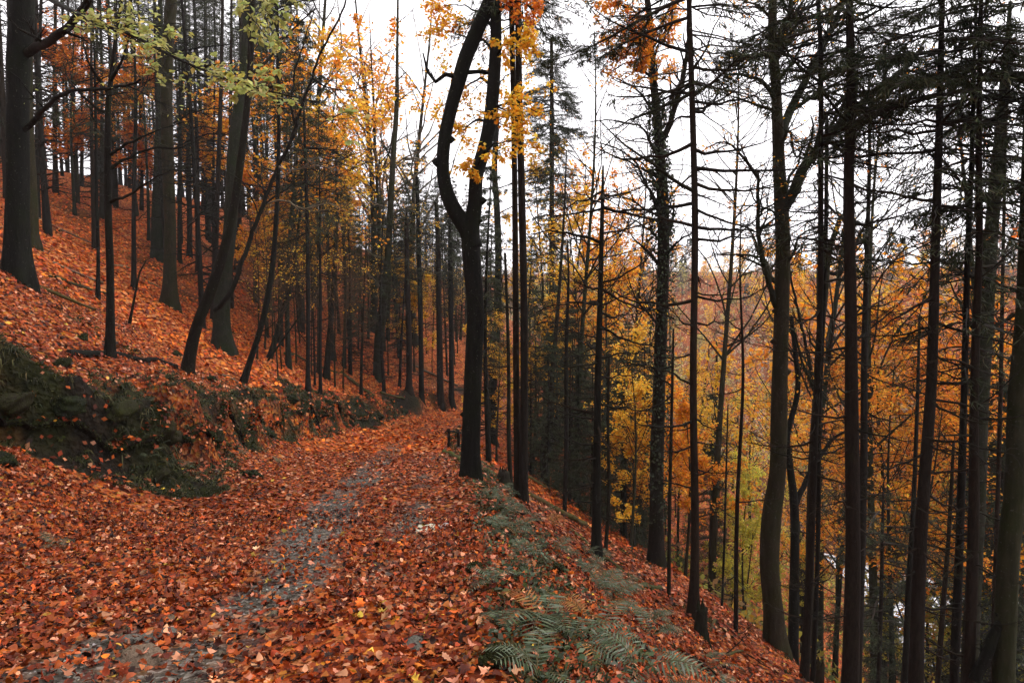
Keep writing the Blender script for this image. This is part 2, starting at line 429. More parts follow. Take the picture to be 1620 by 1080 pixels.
# ------------------------------------------------------------------ leaf litter
LIT = [(.27, .046, .007), (.18, .026, .006), (.07, .012, .005), (.45, .19, .1), (.38, .085, .009), (.42, .25, .03), (.02, .009, .006), (.29, .075, .024)]
LITW = [3.2, 2.8, 2.0, 1.7, 1.2, .12, 1.8, 1.7]
LITFAR = [(.44, .07, .006), (.31, .042, .005), (.12, .016, .005), (.42, .14, .04), (.52, .12, .008)]
def gnormal(x, y, e=.12):
    hx = (H(x + e, y) - H(x - e, y)) / (2 * e); hy = (H(x, y + e) - H(x, y - e)) / (2 * e)
    return norm(np.stack([-hx, -hy, np.ones_like(hx)], -1))
# outlines: a beech oval and a lobed maple leaf, stalk at the origin, tip at (0,1)
OVAL = np.array([(0, 0), (.26, .22), (.36, .5), (.24, .8), (0, 1.0), (-.24, .8), (-.36, .5), (-.26, .22)])
LOBED = np.array([(0, 0), (.3, -.02), (.22, .2), (.56, .3), (.34, .44), (.46, .68), (.2, .66), (0, 1.05), (-.2, .66), (-.46, .68), (-.34, .44), (-.56, .3), (-.22, .2), (-.3, -.02)])
OAK = np.array([(0, 0), (.1, .1), (.2, .3), (.12, .4), (.3, .52), (.18, .62), (.26, .8), (.1, .86), (0, 1.0), (-.1, .86), (-.26, .8), (-.18, .62), (-.3, .52), (-.12, .4), (-.2, .3), (-.1, .1)])
def outline_leaves(g, c, nrm, size, col, out, r, curl=.35, tilt=.3):
    n = len(c); K = len(out)
    v = r.normal(size=(n, 3)); nn = norm(nrm + r.normal(size=(n, 3)) * tilt)
    d = norm(v - (v * nn).sum(1, keepdims=True) * nn); s = np.cross(d, nn)
    o = np.concatenate([out, [(0, .5)]])
    cu = r.normal(size=n) * curl; cw = r.normal(size=n) * curl
    wv = r.normal(size=(n, K + 1)) * .03
    X = o[None, :, 0] * np.ones((n, 1)); Y = (o[None, :, 1] - .5) * np.ones((n, 1))
    Z = cu[:, None] * (Y ** 2) * 1.6 + cw[:, None] * np.abs(X) ** 1.5 + wv
    P = c[:, None] + size[:, None, None] * (X[..., None] * s[:, None] + Y[..., None] * d[:, None] + Z[..., None] * nn[:, None])
    base = (np.arange(n) * (K + 1))[:, None]
    i = np.arange(K)
    t = np.stack([base + i[None], base + ((i + 1) % K)[None], np.broadcast_to(base + K, (n, K))], -1).reshape(-1, 3)
    cc = np.repeat(col[:, None], K + 1, 1) * (1 + r.normal(size=(n, K + 1, 1)) * .1)
    cc[:, -1] *= .8
    g.add(P.reshape(-1, 3), None, t, np.clip(cc, .002, .95).reshape(-1, 3))

def scatter(n, x0, x1, y0, y1, r, dens, margin=120):
    x = r.uniform(x0, x1, n); y = r.uniform(y0, y1, n)
    k = (np.abs(x / np.maximum(y, .5)) < .78 + 2.2 / np.maximum(y, 1)); x = x[k]; y = y[k]
    keep = r.random(len(x)) < dens(x, y); x = x[keep]; y = y[keep]
    z = H(x, y)
    return x, y, z
def litter_density(x, y):
    m = masks(x, y); t = x - xc(y)
    d = (1 - .8 * m[:, 0]) * (1 - .5 * m[:, 1]) * (1 - .68 * m[:, 2])
    return np.clip(d * np.clip(.85 + .5 * fbm(x, y, .9, 60, 2), .3, 1), 0.03, 1)
def litter():
    r = np.random.default_rng(11)
    g = Geo()
    x, y, z = scatter(120000, -9.5, 7.5, 2.6, 9.5, r, litter_density)
    n = len(x); nn = gnormal(x, y); lift = r.random(n) ** 2 * .055
    c = np.stack([x, y, z], -1) + nn * (lift[:, None] + .006)
    kind = r.random(n); size = r.uniform(.026, .066, n); col = pal(r, n, LIT, LITW, .4)
    for out, a, b, s in ((OVAL, 0, .62, 1.0), (LOBED, .62, .84, 1.25), (OAK, .84, 1, 1.2)):
        k = (kind >= a) & (kind < b)
        outline_leaves(g, c[k], nn[k], size[k] * s, col[k], out, r, .6, .42)
    link('leaf_litter', g.mesh('leaf_litter', M_LITTER, smooth=False), kind='stuff', label='thick litter of fallen orange and brown leaves over the near path and banks')
    g = Geo()
    for cnt, x0, x1, y0, y1, s0, s1, cols in ((125000, -20, 14, 9.5, 20, .06, .115, LIT), (120000, -44, 26, 20, 46, .11, .22, LITFAR)):
        x, y, z = scatter(cnt, x0, x1, y0, y1, r, litter_density)
        n = len(x); nn = gnormal(x, y, .2)
        c = np.stack([x, y, z], -1) + nn * (.008 + r.random(n)[:, None] ** 2 * .05)
        v = r.normal(size=(n, 3)); nm = norm(nn + r.normal(size=(n, 3)) * .28); d = v - (v * nm).sum(1, keepdims=True) * nm
        leaf_quads(g, c, d, nm, r.uniform(s0, s1, n), pal(r, n, cols, LITW if cols is LIT else None, .25), .36, .08)
    link('leaf_litter', g.mesh('far_litter', M_LITTER, smooth=False), kind='stuff', label='litter of fallen orange leaves over the farther path and wooded slopes')
litter()

def big_leaves():
    r = np.random.default_rng(15); protos = []
    cols = [(.27, .06, .012), (.19, .033, .01), (.37, .16, .085), (.38, .1, .014), (.09, .018, .008), (.44, .25, .03)]
    for k in range(12):
        g = Geo(); out = (LOBED, OVAL, OAK)[k % 3]
        outline_leaves(g, np.zeros((1, 3)), np.array([[0, 0, 1.]]), np.array([1.]), pal(r, 1, [cols[k // 2]]), out, r, .5, .05)
        protos.append(g.mesh('leaf', M_LITTER, smooth=False))
    n = 0
    while n < 290:
        y = 2.7 + 4.2 * r.random() ** 1.6; x = r.uniform(-.8, .72) * y * .98
        if side_r(x, y) > 0 or side_l(x, y) > 0: continue
        nn = Vector(gnormal(np.array([x]), np.array([y]))[0] + r.normal(size=3) * .2).normalized()
        q = nn.to_track_quat('Z', 'Y') @ Euler((0, 0, r.uniform(0, 6.28))).to_quaternion()
        o = link('leaf', protos[r.choice(12, p=[.1, .1, .12, .1, .12, .12, .09, .08, .05, .06, .03, .03])], PATH)
        o.location = Vector((x, y, float(H(x, y)) + .045)) + nn * .01; o.rotation_mode = 'QUATERNION'; o.rotation_quaternion = q
        s = r.uniform(.05, .1); o.scale = (s, s, s); n += 1
big_leaves()

# ------------------------------------------------------------------ tree kits
def trunk_geo(pts, rad, seed=0, flare=.8, lobes=5, step=.22, sides=16, rough=.05, foot=.45, flare_h=.35):
    """a trunk along pts (bottom first) with root flare."""
    a = catmull(np.c_[np.asarray(pts, float), rad], step)
    P = a[:, :3]; R = np.maximum(a[:, 3], .004)
    r0 = R[0]
    extra = P[0] + (P[0] - P[1]) / max(np.linalg.norm(P[0] - P[1]), 1e-6) * foot * np.array([[1.0], [.5]])
    P = np.vstack([extra, P]); R = np.concatenate([[r0, r0], R])
    h = P[:, 2] - pts[0][2]
    T = norm(np.gradient(P, axis=0)); ref = np.array([0., 1, 0])
    U = norm(np.cross(T, ref)); Vv = np.cross(U, T)
    th = np.arange(sides) * 2 * math.pi / sides
    rr = np.random.default_rng(seed); ph = rr.uniform(0, 6.28, 3)
    fl = flare * np.exp(-np.maximum(h, -.15) / flare_h)
    lob = .5 + .5 * np.cos(lobes * th + ph[0] + .6 * np.sin(th + ph[1]))
    nz = fbm(np.cos(th)[None] * 1.3 + h[:, None] * .25 + seed, np.sin(th)[None] * 1.3 + h[:, None] * .8, 1.0, seed % 40, 3)
    F = 1 + fl[:, None] * (.35 + .65 * lob[None] ** 1.5) + rough * 2 * nz
    ring = P[:, None] + (R[:, None] * F)[..., None] * (np.cos(th)[None, :, None] * U[:, None] + np.sin(th)[None, :, None] * Vv[:, None])
    K = len(P); idx = np.arange(K * sides).reshape(K, sides)
    q = np.stack([idx[:-1], np.roll(idx, -1, 1)[:-1], np.roll(idx, -1, 1)[1:], idx[1:]], -1).reshape(-1, 4)
    g = Geo(); g.add(np.vstack([ring.reshape(-1, 3), P[-1:], P[:1]]), q, [(idx[-1, i], idx[-1, (i + 1) % sides], K * sides) for i in range(sides)] + [(idx[0, (i + 1) % sides], idx[0, i], K * sides + 1) for i in range(sides)])
    return g

def knob(g, p, r, d, seed=0):
    """a burr or branch stub on a trunk."""
    d = norm(np.asarray(d, float)); P = np.array([[p - d * r, p + d * r * .2, p + d * r * .7, p + d * r * 1.1]]); tubes(g, P, np.array([[r, r * .9, r * .55, r * .12]]), 8)

# --- dead spruce branch (unit length along +X), shared by every spruce
def dead_branch_mesh(seed, curve, twigs=9):
    r = np.random.default_rng(seed); t = np.linspace(0, 1, 8)
    z = curve[0] * t + curve[1] * t ** 2; y = .06 * np.sin(t * 3 + r.uniform(0, 6)) * t
    P = np.stack([t, y, z], -1)[None] + np.concatenate([np.zeros((1, 1, 3)), r.normal(size=(1, 7, 3)) * .012], 1); R = np.linspace(.021, .005, 8)[None]
    g = Geo(); tubes(g, P, R, 5)
    c, cr = grow(P, R, twigs, .18, .97, .9, .5, .5, 5, r, -.03, .16, .6, .55, .0055)
    tubes(g, c, cr, 3)
    c2, cr2 = grow(c, cr, 3, .25, .95, .8, .45, .6, 4, r, -.02, .2, .7, .5, .0038)
    tubes(g, c2, cr2, 3)
    return g.mesh('branch', M_TWIG)
DEAD = [dead_branch_mesh(s, c, n) for s, c, n in ((1, (-.25, .3), 10), (2, (-.1, .28), 8), (3, (.1, .15), 9), (4, (-.35, .25), 11), (5, (-.3, .55), 10), (6, (.2, -.25), 7), (7, (-.15, .05), 12), (8, (.3, .2), 8))]
STUBM = [dead_branch_mesh(s, c, n) for s, c, n in ((11, (-.5, .3), 2), (12, (.4, .2), 1), (13, (-.7, .9), 3))]

GREENS = [(.026, .034, .016), (.04, .048, .022), (.017, .023, .010), (.058, .064, .034)]
def needle_sprays(g, P, per, size, r, cols=GREENS, droop=-.25):
    Nn, K, _ = P.shape; n = int(Nn * per)
    i = r.integers(0, Nn, n); t = r.uniform(.1, 1, n) * (K - 1); k = np.minimum(t.astype(int), K - 2); f = (t - k)[:, None]
    p = P[i, k] * (1 - f) + P[i, k + 1] * f
    tan = norm(P[i, k + 1] - P[i, k]); d = tan * .8 + r.normal(size=(n, 3)) * np.array([.6, .6, .3]); d[:, 2] += droop
    nr = r.normal(size=(n, 3)) * .5; nr[:, 2] += 1
    leaf_quads(g, p, d, norm(nr), size * r.uniform(.6, 1.4, n), pal(r, n, cols, None, .22), .06, .02)

def live_branch_mesh(seed):
    r = np.random.default_rng(seed); t = np.linspace(0, 1, 8)
    P = np.stack([t, .05 * np.sin(t * 4 + seed), -.1 * t - .25 * t ** 2 + .12 * t ** 4], -1)[None]; R = np.linspace(.016, .003, 8)[None]
    g = Geo(); tubes(g, P, R, 4, np.array([.04, .032, .025]))
    c, cr = grow(P, R, 26, .12, .98, .95, .42, .5, 5, r, -.07, .1, .25, .55, .003)
    tubes(g, c, cr, 3, np.array([.04, .032, .025]))
    c2, cr2 = grow(c, cr, 4, .2, .95, .8, .4, .6, 3, r, -.08, .15, .4, .4, .002)
    needle_sprays(g, c, 40, .045, r); needle_sprays(g, c2, 18, .04, r)
    return g.mesh('branch', [M_NEEDLE], smooth=False)
LIVE = [live_branch_mesh(s) for s in (21, 22, 23, 24)]

def spruce_crown_mesh(seed, Hc=9., Rc=2.0, whorls=26, thin=1.):
    """crown of a living spruce, base at z = 0, tip at Hc."""
    r = np.random.default_rng(seed); Ps = []
    for w in range(whorls):
        f = (w + r.uniform(-.3, .3)) / whorls; f = min(max(f, 0), .985)
        n = r.integers(3, 6); L = Rc * (1 - f) ** .8 * (.55 + .45 * min(1, f * 6 + .3)) + .15
        for a in r.uniform(0, 6.28, n):
            l = L * r.uniform(.65, 1.15); t = np.linspace(0, 1, 6)
            zz = (.25 * f - .15) * l * t - .3 * l * t ** 2 * (1 - f * .6) + .08 * l * t ** 4
            Ps.append(np.stack([np.cos(a) * l * t, np.sin(a) * l * t, f * Hc + zz], -1))
    P = np.array(Ps) + r.normal(size=(len(Ps), 6, 3)) * .02; R = np.tile(np.linspace(.018, .005, 6), (len(P), 1))
    g = Geo(); tubes(g, P, R, 3, np.array([.03, .025, .02]))
    c, cr = grow(P, R, 9, .15, .97, .9, .4, .5, 4, r, -.1, .12, .3, .5, .004)
    needle_sprays(g, P, 9, .2, r); needle_sprays(g, c, 11 * thin, .15, r)
    return g.mesh('crown', [M_NEEDLE], smooth=False)
CROWNS = [spruce_crown_mesh(31, 9, 2.1), spruce_crown_mesh(32, 10, 1.8, 28), spruce_crown_mesh(33, 8, 2.4, 22), spruce_crown_mesh(34, 6, 1.6, 18, 1.1)]

def put_branch(root, mesh, p, yaw, pitch, L, origin, roll=0.):
    o = link('branch', mesh, root)
    o.location = Vector(np.asarray(p) - np.asarray(origin)); o.rotation_euler = (roll, -pitch, yaw); o.scale = (L, L, L)
    return o

def path_from(pix, Y, base, top_h):
    """trunk centre line and radii from (px, py, width) read bottom to top, standing at depth Y."""
    pts = [np.asarray(base, float)]; rad = [pix[0][2] * Y / 2160]
    for px, py, w in pix[1:]:
        pts.append(at(px, py, Y)); rad.append(w * Y / 2160)
    pts = np.array(pts); rad = np.array(rad) / math.sqrt(1 + ((pix[0][0] - 810) / 1080) ** 2)     # off-axis stems look wider
    if len(pts) > 3: pts[1:, 0] += np.random.default_rng(int(pix[0][0])).normal(size=len(pts) - 1) * .018
    # lean of the visible part carries on above the picture
    if top_h and pts[-1, 2] < base[2] + top_h:
        d = norm(pts[-1] - pts[-2]); d = norm(d * np.array([.4, .4, 1]) + np.array([0, 0, .4])); need = base[2] + top_h - pts[-1, 2]
        m = 3
        for k in range(1, m + 1):
            pts = np.vstack([pts, pts[-1] + d * need / m]); rad = np.append(rad, max(rad[-1] * (1 - .28), .02))
    return pts, rad

HERO_XY = []
def spruce(label, pix, Y=None, top=15, per_m=5., blen=(.5, 1.1), live_py=None, crown=0, crown_s=1., group=None, limit_py=-30, low=.8, bark=None, seed=0, joined=False, live_n=10, stubs=3., yaw_bias=None, name='spruce_tree', flare=.6):
    if Y is None: b = hit(*pix[0][:2]); Y = b[1]
    else:
        b = at(pix[0][0], pix[0][1], Y); 
        b[2] = float(H(b[0], b[1]))
    HERO_XY.append((b[0], b[1]))
    r = np.random.default_rng(1000 + seed)
    pts, rad = path_from(pix, Y, b, top)
    root = thing(name, label, 'tree', b, group)
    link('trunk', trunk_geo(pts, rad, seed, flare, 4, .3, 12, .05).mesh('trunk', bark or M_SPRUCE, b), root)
    zt = at(810, limit_py, Y)[2]; z_live = at(810, live_py, Y)[2] if live_py is not None else 1e9
    z0 = b[2] + low; z1 = min(zt, pts[-1, 2] - .3)
    def at_z(z):
        return np.array([np.interp(z, pts[:, 2], pts[:, k]) for k in range(3)]), np.interp(z, pts[:, 2], rad)
    n = int(max(0, z1 - z0) * per_m); jg = Geo()
    for z in np.sort(r.uniform(z0, z1, n)):
        p, rr = at_z(z); yaw = r.uniform(0, 6.28)
        if r.random() < .45: yaw = r.choice([0, math.pi]) + r.normal() * .45      # spread reads across the view
        h = (z - z0) / max(z1 - z0, .1)
        if z > z_live and r.random() < .65:
            put_branch(root, LIVE[r.integers(4)], p, yaw, r.normal() * .12, r.uniform(1.2, 2.3), b)
        elif r.random() < stubs / 10 * (1.3 - h):
            put_branch(root, STUBM[r.integers(3)], p + np.array([math.cos(yaw), math.sin(yaw), 0]) * rr * .7, yaw, r.normal() * .3, r.uniform(.15, .35), b)
        else:
            put_branch(root, DEAD[r.integers(8)], p + np.array([math.cos(yaw), math.sin(yaw), 0]) * rr * .7, yaw, r.normal() * .2, r.uniform(*blen) * (.7 + .5 * h), b, r.normal() * .3)
    if crown is not None:
        c = link('crown', CROWNS[crown], root)
        p, _ = at_z(pts[-1, 2] - 6 * crown_s); c.location = Vector(p - b); c.scale = (crown_s,) * 3; c.rotation_euler = (0, 0, r.uniform(0, 6))
    return root, b, pts, rad

def limb(root, origin, pts, r0, r1, mat_, r, nsub=8, sublen=.5, tw=5, leaves=0, size=.08, cols=None, lw=None, name='branch', twig_mat=None, spread=.06, grav=.0, lflat=.75, tw_len=.5, lt=True, sides=7):
    """one limb with its twigs, and leaves as a child part when it carries any."""
    a = catmull(np.asarray(pts, float), .18)
    a[1:-1] += r.normal(size=(len(a) - 2, 3)) * .012
    R = np.linspace(r0, r1, len(a))
    g = Geo(); tubes(g, a[None], R[None], sides)
    c, cr = grow(a[None], R[None], nsub, .2, 1., .75, sublen, .5, 6, r, grav, .2, .75, .5, .0035)
    tubes(g, c, cr, 4)
    c2, cr2 = grow(c, cr, tw, .15, 1., .7, tw_len, .6, 5, r, grav, .22, .8, .4, .0025)
    tubes(g, c2, cr2, 3)
    c3, cr3 = grow(c2, cr2, 2, .2, 1., .7, .5, .7, 4, r, grav, .22, .85, .4, .0018)
    tubes(g, c3, cr3, 3)
    o = link(name, g.mesh(name, twig_mat or mat_, origin), root)
    if leaves:
        lg = Geo(); leaves_on(lg, c2, leaves * .6, size, r, cols, lw, lflat, -.25, spread); leaves_on(lg, c3, leaves * .4, size, r, cols, lw, lflat, -.25, spread)
        link('leaves', lg.mesh('leaves', M_LEAF, origin, smooth=False), o, kind='stuff')
    return o, (a, c, c2, c3)

ORANGE = [(.8, .34, .022), (.74, .27, .018), (.82, .45, .04), (.58, .18, .015)]
GOLD = [(.82, .5, .04), (.78, .41, .025), (.78, .56, .08), (.66, .3, .015)]
DEEP = [(.66, .2, .02), (.6, .15, .018), (.7, .27, .03), (.45, .11, .02)]
YELLOW = [(.62, .54, .05), (.52, .48, .06), (.66, .56, .09), (.38, .38, .06)]
OLIVE = [(.33, .34, .1), (.4, .4, .15), (.27, .29, .09), (.42, .38, .1)]
RUSSET = [(.3, .12, .06), (.26, .1, .05), (.36, .16, .08), (.42, .2, .1)]

# --- whole trees for the middle and far distance, base at z = 0
def autumn_tree_meshes(seed, Ht, r0, cols, lw, leaf_per, size, limbs=15, bare=False, bark=None, spread=.3, t0=.3):
    r = np.random.default_rng(seed)
    t = np.linspace(0, 1, 9); P = np.stack([.05 * Ht * np.sin(t * 2.3 + seed) * t, .04 * Ht * np.sin(t * 3 + 2 * seed) * t, Ht * t], -1)
    R = r0 * (1 - .88 * t)
    tg = trunk_geo(P, R, seed, .6, 5, .6, 10)
    g = Geo()
    a, ar = grow(P[None], R[None], limbs, t0, .97, .8, .38, .5, 7, r, .05, .13, 1., .6, .012)
    tubes(g, a, ar, 5)
    b, br = grow(a, ar, 6, .2, 1., .75, .5, .5, 5, r, .01, .18, .8, .45, .006)
    tubes(g, b, br, 3)
    c, cr = grow(b, br, 6, .2, 1., .7, .5, .6, 4, r, 0, .2, .8, .4, .005)
    tubes(g, c, cr, 3)
    bm = g.mesh('branches', bark or M_TWIG)
    lm = None
    if leaf_per > 0:
        lg = Geo(); leaves_on(lg, c, leaf_per, size, r, cols, lw, .7, -.2, spread); lm = lg.mesh('crown', M_LEAF, smooth=False)
    return tg.mesh('trunk', M_BEECH), bm, lm

def place(kit, name, label, x, y, group, sc=1., rz=0., tilt=(0, 0), dz=-.1):
    root = thing(name, label, 'tree', (x, y, float(H(x, y)) + dz), group, rz, sc)
    root.rotation_euler = (tilt[0], tilt[1], rz)
    for nm, me, kd in kit:
        if me is not None: link(nm, me, root, kind=kd)
    return root
def kit_of(m3): return [('trunk', m3[0], None), ('branches', m3[1], 'stuff'), ('crown', m3[2], 'stuff')]

# ------------------------------------------------------------------ the trees beside the path
def beech(label, pix, Y=None, top=18, bark=None, seed=0, flare=.9, lobes=5, knobs=(), group=None, name='beech_tree', rand_limbs=0, rl=(.55, .98), llen=2.4, leaf=0, cols=ORANGE, lsz=.075, sides=18, flare_h=.4):
    if Y is None: b = hit(*pix[0][:2]); Y = b[1]
    else: b = at(pix[0][0], pix[0][1], Y); b[2] = float(H(b[0], b[1]))
    HERO_XY.append((b[0], b[1]))
    r = np.random.default_rng(2000 + seed)
    pts, rad = path_from(pix, Y, b, top); rad = rad * .9
    root = thing(name, label, 'tree', b, group)
    g = trunk_geo(pts, rad, seed, flare, lobes, .2, sides, .06, .6, flare_h)
    for (px, py, rr, dx, dz) in knobs:
        z = at(px, py, Y)[2]; cpt = np.array([np.interp(z, pts[:, 2], pts[:, k]) for k in range(3)]); R_ = np.interp(z, pts[:, 2], rad)
        knob(g, cpt + np.array([dx * R_ * .85, -R_ * .15, 0]), rr, (dx, -.2, dz))
    link('trunk', g.mesh('trunk', bark or M_BEECH, b), root)
    if rand_limbs:
        P = catmull(pts, .5); Rr = np.interp(P[:, 2], pts[:, 2], rad)
        L, LR = grow(P[None], Rr[None], rand_limbs, rl[0], rl[1], .9, 1, .4, 7, r, .03, .14, .9, .4, .012, absl=llen)
        for k in range(len(L)):
            limb(root, b, L[k], LR[k, 0], .006, bark or M_TWIG, r, 8, .5, 5, leaf, lsz, cols, twig_mat=None)
    return root, b, Y, r
def px_limb(T, pl, r0, r1, **kw):
    """limb read from the photo as (px, py, depth offset)."""
    root, b, Y, r = T
    return limb(root, b, [at(px, py, Y + dy) for px, py, dy in pl], r0, r1, kw.pop('mat', M_DARKB), r, **kw)

# main forked tree at the path's edge
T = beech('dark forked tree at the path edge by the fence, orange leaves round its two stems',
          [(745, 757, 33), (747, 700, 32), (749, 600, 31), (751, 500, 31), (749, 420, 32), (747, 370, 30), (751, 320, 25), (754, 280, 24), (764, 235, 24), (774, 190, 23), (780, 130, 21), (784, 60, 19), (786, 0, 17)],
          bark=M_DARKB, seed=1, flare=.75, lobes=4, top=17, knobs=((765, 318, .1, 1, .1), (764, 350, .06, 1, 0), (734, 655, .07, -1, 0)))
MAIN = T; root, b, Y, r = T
sp = [(747, 385, 28), (738, 362, 27), (722, 338, 24), (708, 308, 22), (701, 270, 20), (703, 225, 20), (712, 180, 20), (724, 135, 21), (738, 88, 22), (756, 45, 22), (774, 5, 22), (790, -40, 20), (806, -110, 17), (812, -230, 12)]
g = trunk_geo(np.array([at(x, y, Y) for x, y, w in sp]), np.array([w * Y / 2160 for x, y, w in sp]), 5, 0, 4, .2, 16, .05, .1)
for px, py, rr, dx, dz in ((695, 257, .13, -1, .1), (712, 221, .09, 1, .05), (750, 52, .1, -1, .1), (723, 122, .11, -1, .1)): knob(g, at(px, py, Y), rr, (dx, -.2, dz))
link('stem', g.mesh('stem', M_DARKB, b), root)
px_limb(T, [(722, 122, 0), (705, 120, -.1), (690, 128, -.1), (680, 115, 0), (671, 98, .1), (669, 84, .1)], .05, .015, nsub=3, sublen=.3, tw=2)
px_limb(T, [(738, 115, 0), (757, 113, .1), (772, 118, .2), (785, 112, .4)], .045, .02, nsub=3, sublen=.4, tw=3, leaves=6, cols=GOLD)
OL = dict(size=.085, cols=GOLD + ORANGE[:1], tw=6)
px_limb(T, [(754, 275, 0), (748, 268, -.4), (740, 262, -.7)], .03, .006, nsub=6, sublen=.6, leaves=6, **OL)
px_limb(T, [(756, 262, 0), (770, 236, -.8), (790, 228, -1.2), (812, 222, -1.4), (832, 222, -1.6)], .03, .006, nsub=10, sublen=.4, leaves=6, **OL)
px_limb(T, [(774, 190, 0), (790, 168, -.6), (812, 165, -1.0), (838, 172, -1.3), (850, 178, -1.3)], .03, .006, nsub=11, sublen=.45, leaves=7, **OL)
px_limb(T, [(779, 140, 0), (760, 125, .7), (735, 138, 1.3), (712, 160, 1.7), (690, 172, 2.0)], .03, .006, nsub=10, sublen=.45, leaves=5, **OL)
px_limb(T, [(782, 80, 0), (760, 62, .7), (732, 58, 1.2), (706, 48, 1.5), (680, 40, 1.7)], .03, .006, nsub=12, sublen=.5, leaves=6, **OL)
px_limb(T, [(783, 90, 0), (797, 72, -.5), (812, 68, -.8), (830, 62, -1.0), (846, 78, -1.2)], .03, .006, nsub=10, sublen=.5, leaves=7, **OL)
px_limb(T, [(784, 45, 0), (755, 20, .7), (728, 8, 1.2), (700, 12, 1.5)], .03, .006, nsub=10, sublen=.5, leaves=6, size=.085, cols=ORANGE, tw=6)
px_limb(T, [(785, 25, 0), (803, 8, -.4), (822, 4, -.7), (840, 15, -1.0)], .03, .006, nsub=10, sublen=.5, leaves=6, size=.085, cols=DEEP, tw=6)
px_limb(T, [(774, 195, 0), (755, 190, .5), (735, 205, 1.0), (715, 210, 1.4)], .03, .006, nsub=8, sublen=.5, leaves=4, **OL)
px_limb(T, [(766, 235, 0), (785, 150, .8), (800, 120, 1.4), (822, 118, 1.8)], .03, .006, nsub=10, sublen=.5, leaves=6, **OL)
# short dead shoots at its foot
px_limb(T, [(757, 520, 0), (764, 505, -.3), (755, 470, -.35), (745, 462, -.35)], .012, .005, nsub=2, sublen=.3, tw=1, sides=4)

# tree behind its right shoulder
T = beech('leaning dark beech right behind the forked tree at the path edge', [(777, 699, 19), (779, 640, 17), (783, 560, 15), (788, 480, 13), (789, 400, 12), (786, 330, 11), (783, 270, 10), (786, 180, 9)], bark=M_DARKB, seed=2, flare=.5, top=15)
for pl in ([(788, 470, 0), (797, 430, -.3), (812, 408, -.6), (830, 420, -.9)], [(787, 400, 0), (790, 395, 0), (830, 398, .4), (865, 412, .6), (885, 430, .8)], [(785, 340, 0), (815, 325, .3), (850, 315, .6), (895, 308, .8), (930, 300, 1)], [(784, 300, 0), (810, 290, 0), (850, 280, .3), (885, 250, .6)]):
    px_limb(T, pl, .035, .008, nsub=12, sublen=.5, tw=5, leaves=.5, cols=GOLD)

# twin spruces
spruce('left stem of the twin straight spruces just past the forked tree', [(819, 790, 13), (818, 700, 11), (817, 500, 10), (813, 300, 9), (810, 100, 8), (808, 0, 8)], seed=1, top=15, per_m=3, blen=(0.24, 0.72), low=.4, stubs=7, crown_s=.9)
spruce('right stem of the twin straight spruces just past the forked tree', [(828, 797, 14), (829, 700, 13), (828, 500, 12), (825, 300, 11), (821, 100, 10), (819, 0, 9)], seed=2, top=15, per_m=5, blen=(0.30, 0.87), low=.3, stubs=7, crown_s=.9, crown=1)

spruce('living spruce with dark drooping boughs rising behind the twin spruces', [(872, 738, 10), (872, 600, 9), (873, 400, 8), (873, 200, 7), (872, 60, 5)], seed=12, top=21, per_m=11, blen=(.8, 1.7), low=4, live_py=345, crown=1, crown_s=1.1, limit_py=-60)
# spruces on the falling slope, right of the path
spruce('slim reddish spruce pole with a bare spiky tip left of the ivy-clad tree', [(943, 886, 15), (945, 760, 13), (947, 600, 11), (950, 440, 8), (952, 330, 6), (953, 262, 3)], seed=3, top=0, per_m=11, blen=(0.54, 1.38), low=.5, limit_py=280, crown=None, yaw_bias=1)
spruce('straight dark spruce with fanned bare branches right of the ivy tree', [(1096, 980, 17), (1097, 850, 14), (1097, 600, 12), (1094, 350, 11), (1092, 100, 9), (1091, 0, 8)], seed=4, top=14, per_m=7, blen=(0.72, 1.67), low=2.2, live_py=70, crown_s=.9)
spruce('thick dark spruce with a forked stub high on its stem right of the big beech', [(1345, 1080, 28), (1347, 900, 26), (1348, 700, 23), (1347, 500, 20), (1347, 300, 18), (1346, 150, 16), (1344, 0, 12)], Y=11.6, seed=5, top=17, per_m=6, blen=(0.60, 1.45), low=1.6, crown=2)
spruce('dark spruce slightly leaning away, fourth big stem from the photo edge', [(1450, 1080, 27), (1461, 850, 22), (1473, 600, 18), (1481, 400, 15), (1486, 200, 12), (1489, 0, 9)], Y=11.0, seed=6, top=15, per_m=6, blen=(0.60, 1.45), low=1.6, live_py=150, crown=0)
spruce('left and thinner of the two close-set spruce stems near the photo edge', [(1510, 1080, 17), (1518, 850, 15), (1526, 600, 12), (1533, 400, 10), (1537, 250, 8), (1540, 100, 6)], Y=11.4, seed=7, top=13, per_m=5, blen=(0.48, 1.30), low=1.6, live_py=210, crown=3)
spruce('right and thicker of the two close-set spruce stems near the photo edge', [(1534, 1080, 22), (1537, 850, 19), (1541, 600, 15), (1546, 400, 12), (1549, 250, 10), (1552, 60, 8)], Y=10.8, seed=8, top=15, per_m=6, blen=(0.60, 1.45), low=1.6, live_py=140, crown=1)
spruce('slim spruce with a mottled foot left of the thick forked-stub spruce', [(1272, 1062, 15), (1281, 900, 14), (1291, 700, 12), (1297, 500, 10), (1299, 300, 9), (1298, 100, 8), (1297, 0, 7)], Y=12.2, seed=9, top=14, per_m=5.5, blen=(0.54, 1.38), low=1.2, crown=0, live_py=60)
spruce('second slim spruce crossing close behind the mottled-foot spruce', [(1287, 1042, 9), (1291, 850, 8), (1296, 650, 8), (1304, 420, 7), (1308, 200, 6)], Y=12.9, seed=10, top=11, per_m=3, blen=(0.36, 1.01), low=1.0, crown=None)
spruce('slender dark spruce just behind the thick forked-stub spruce', [(1361, 940, 15), (1364, 760, 13), (1368, 560, 11), (1372, 400, 8), (1374, 250, 6), (1375, 120, 4)], Y=15.5, seed=11, top=12, per_m=4, blen=(0.48, 1.30), low=2, crown=None)
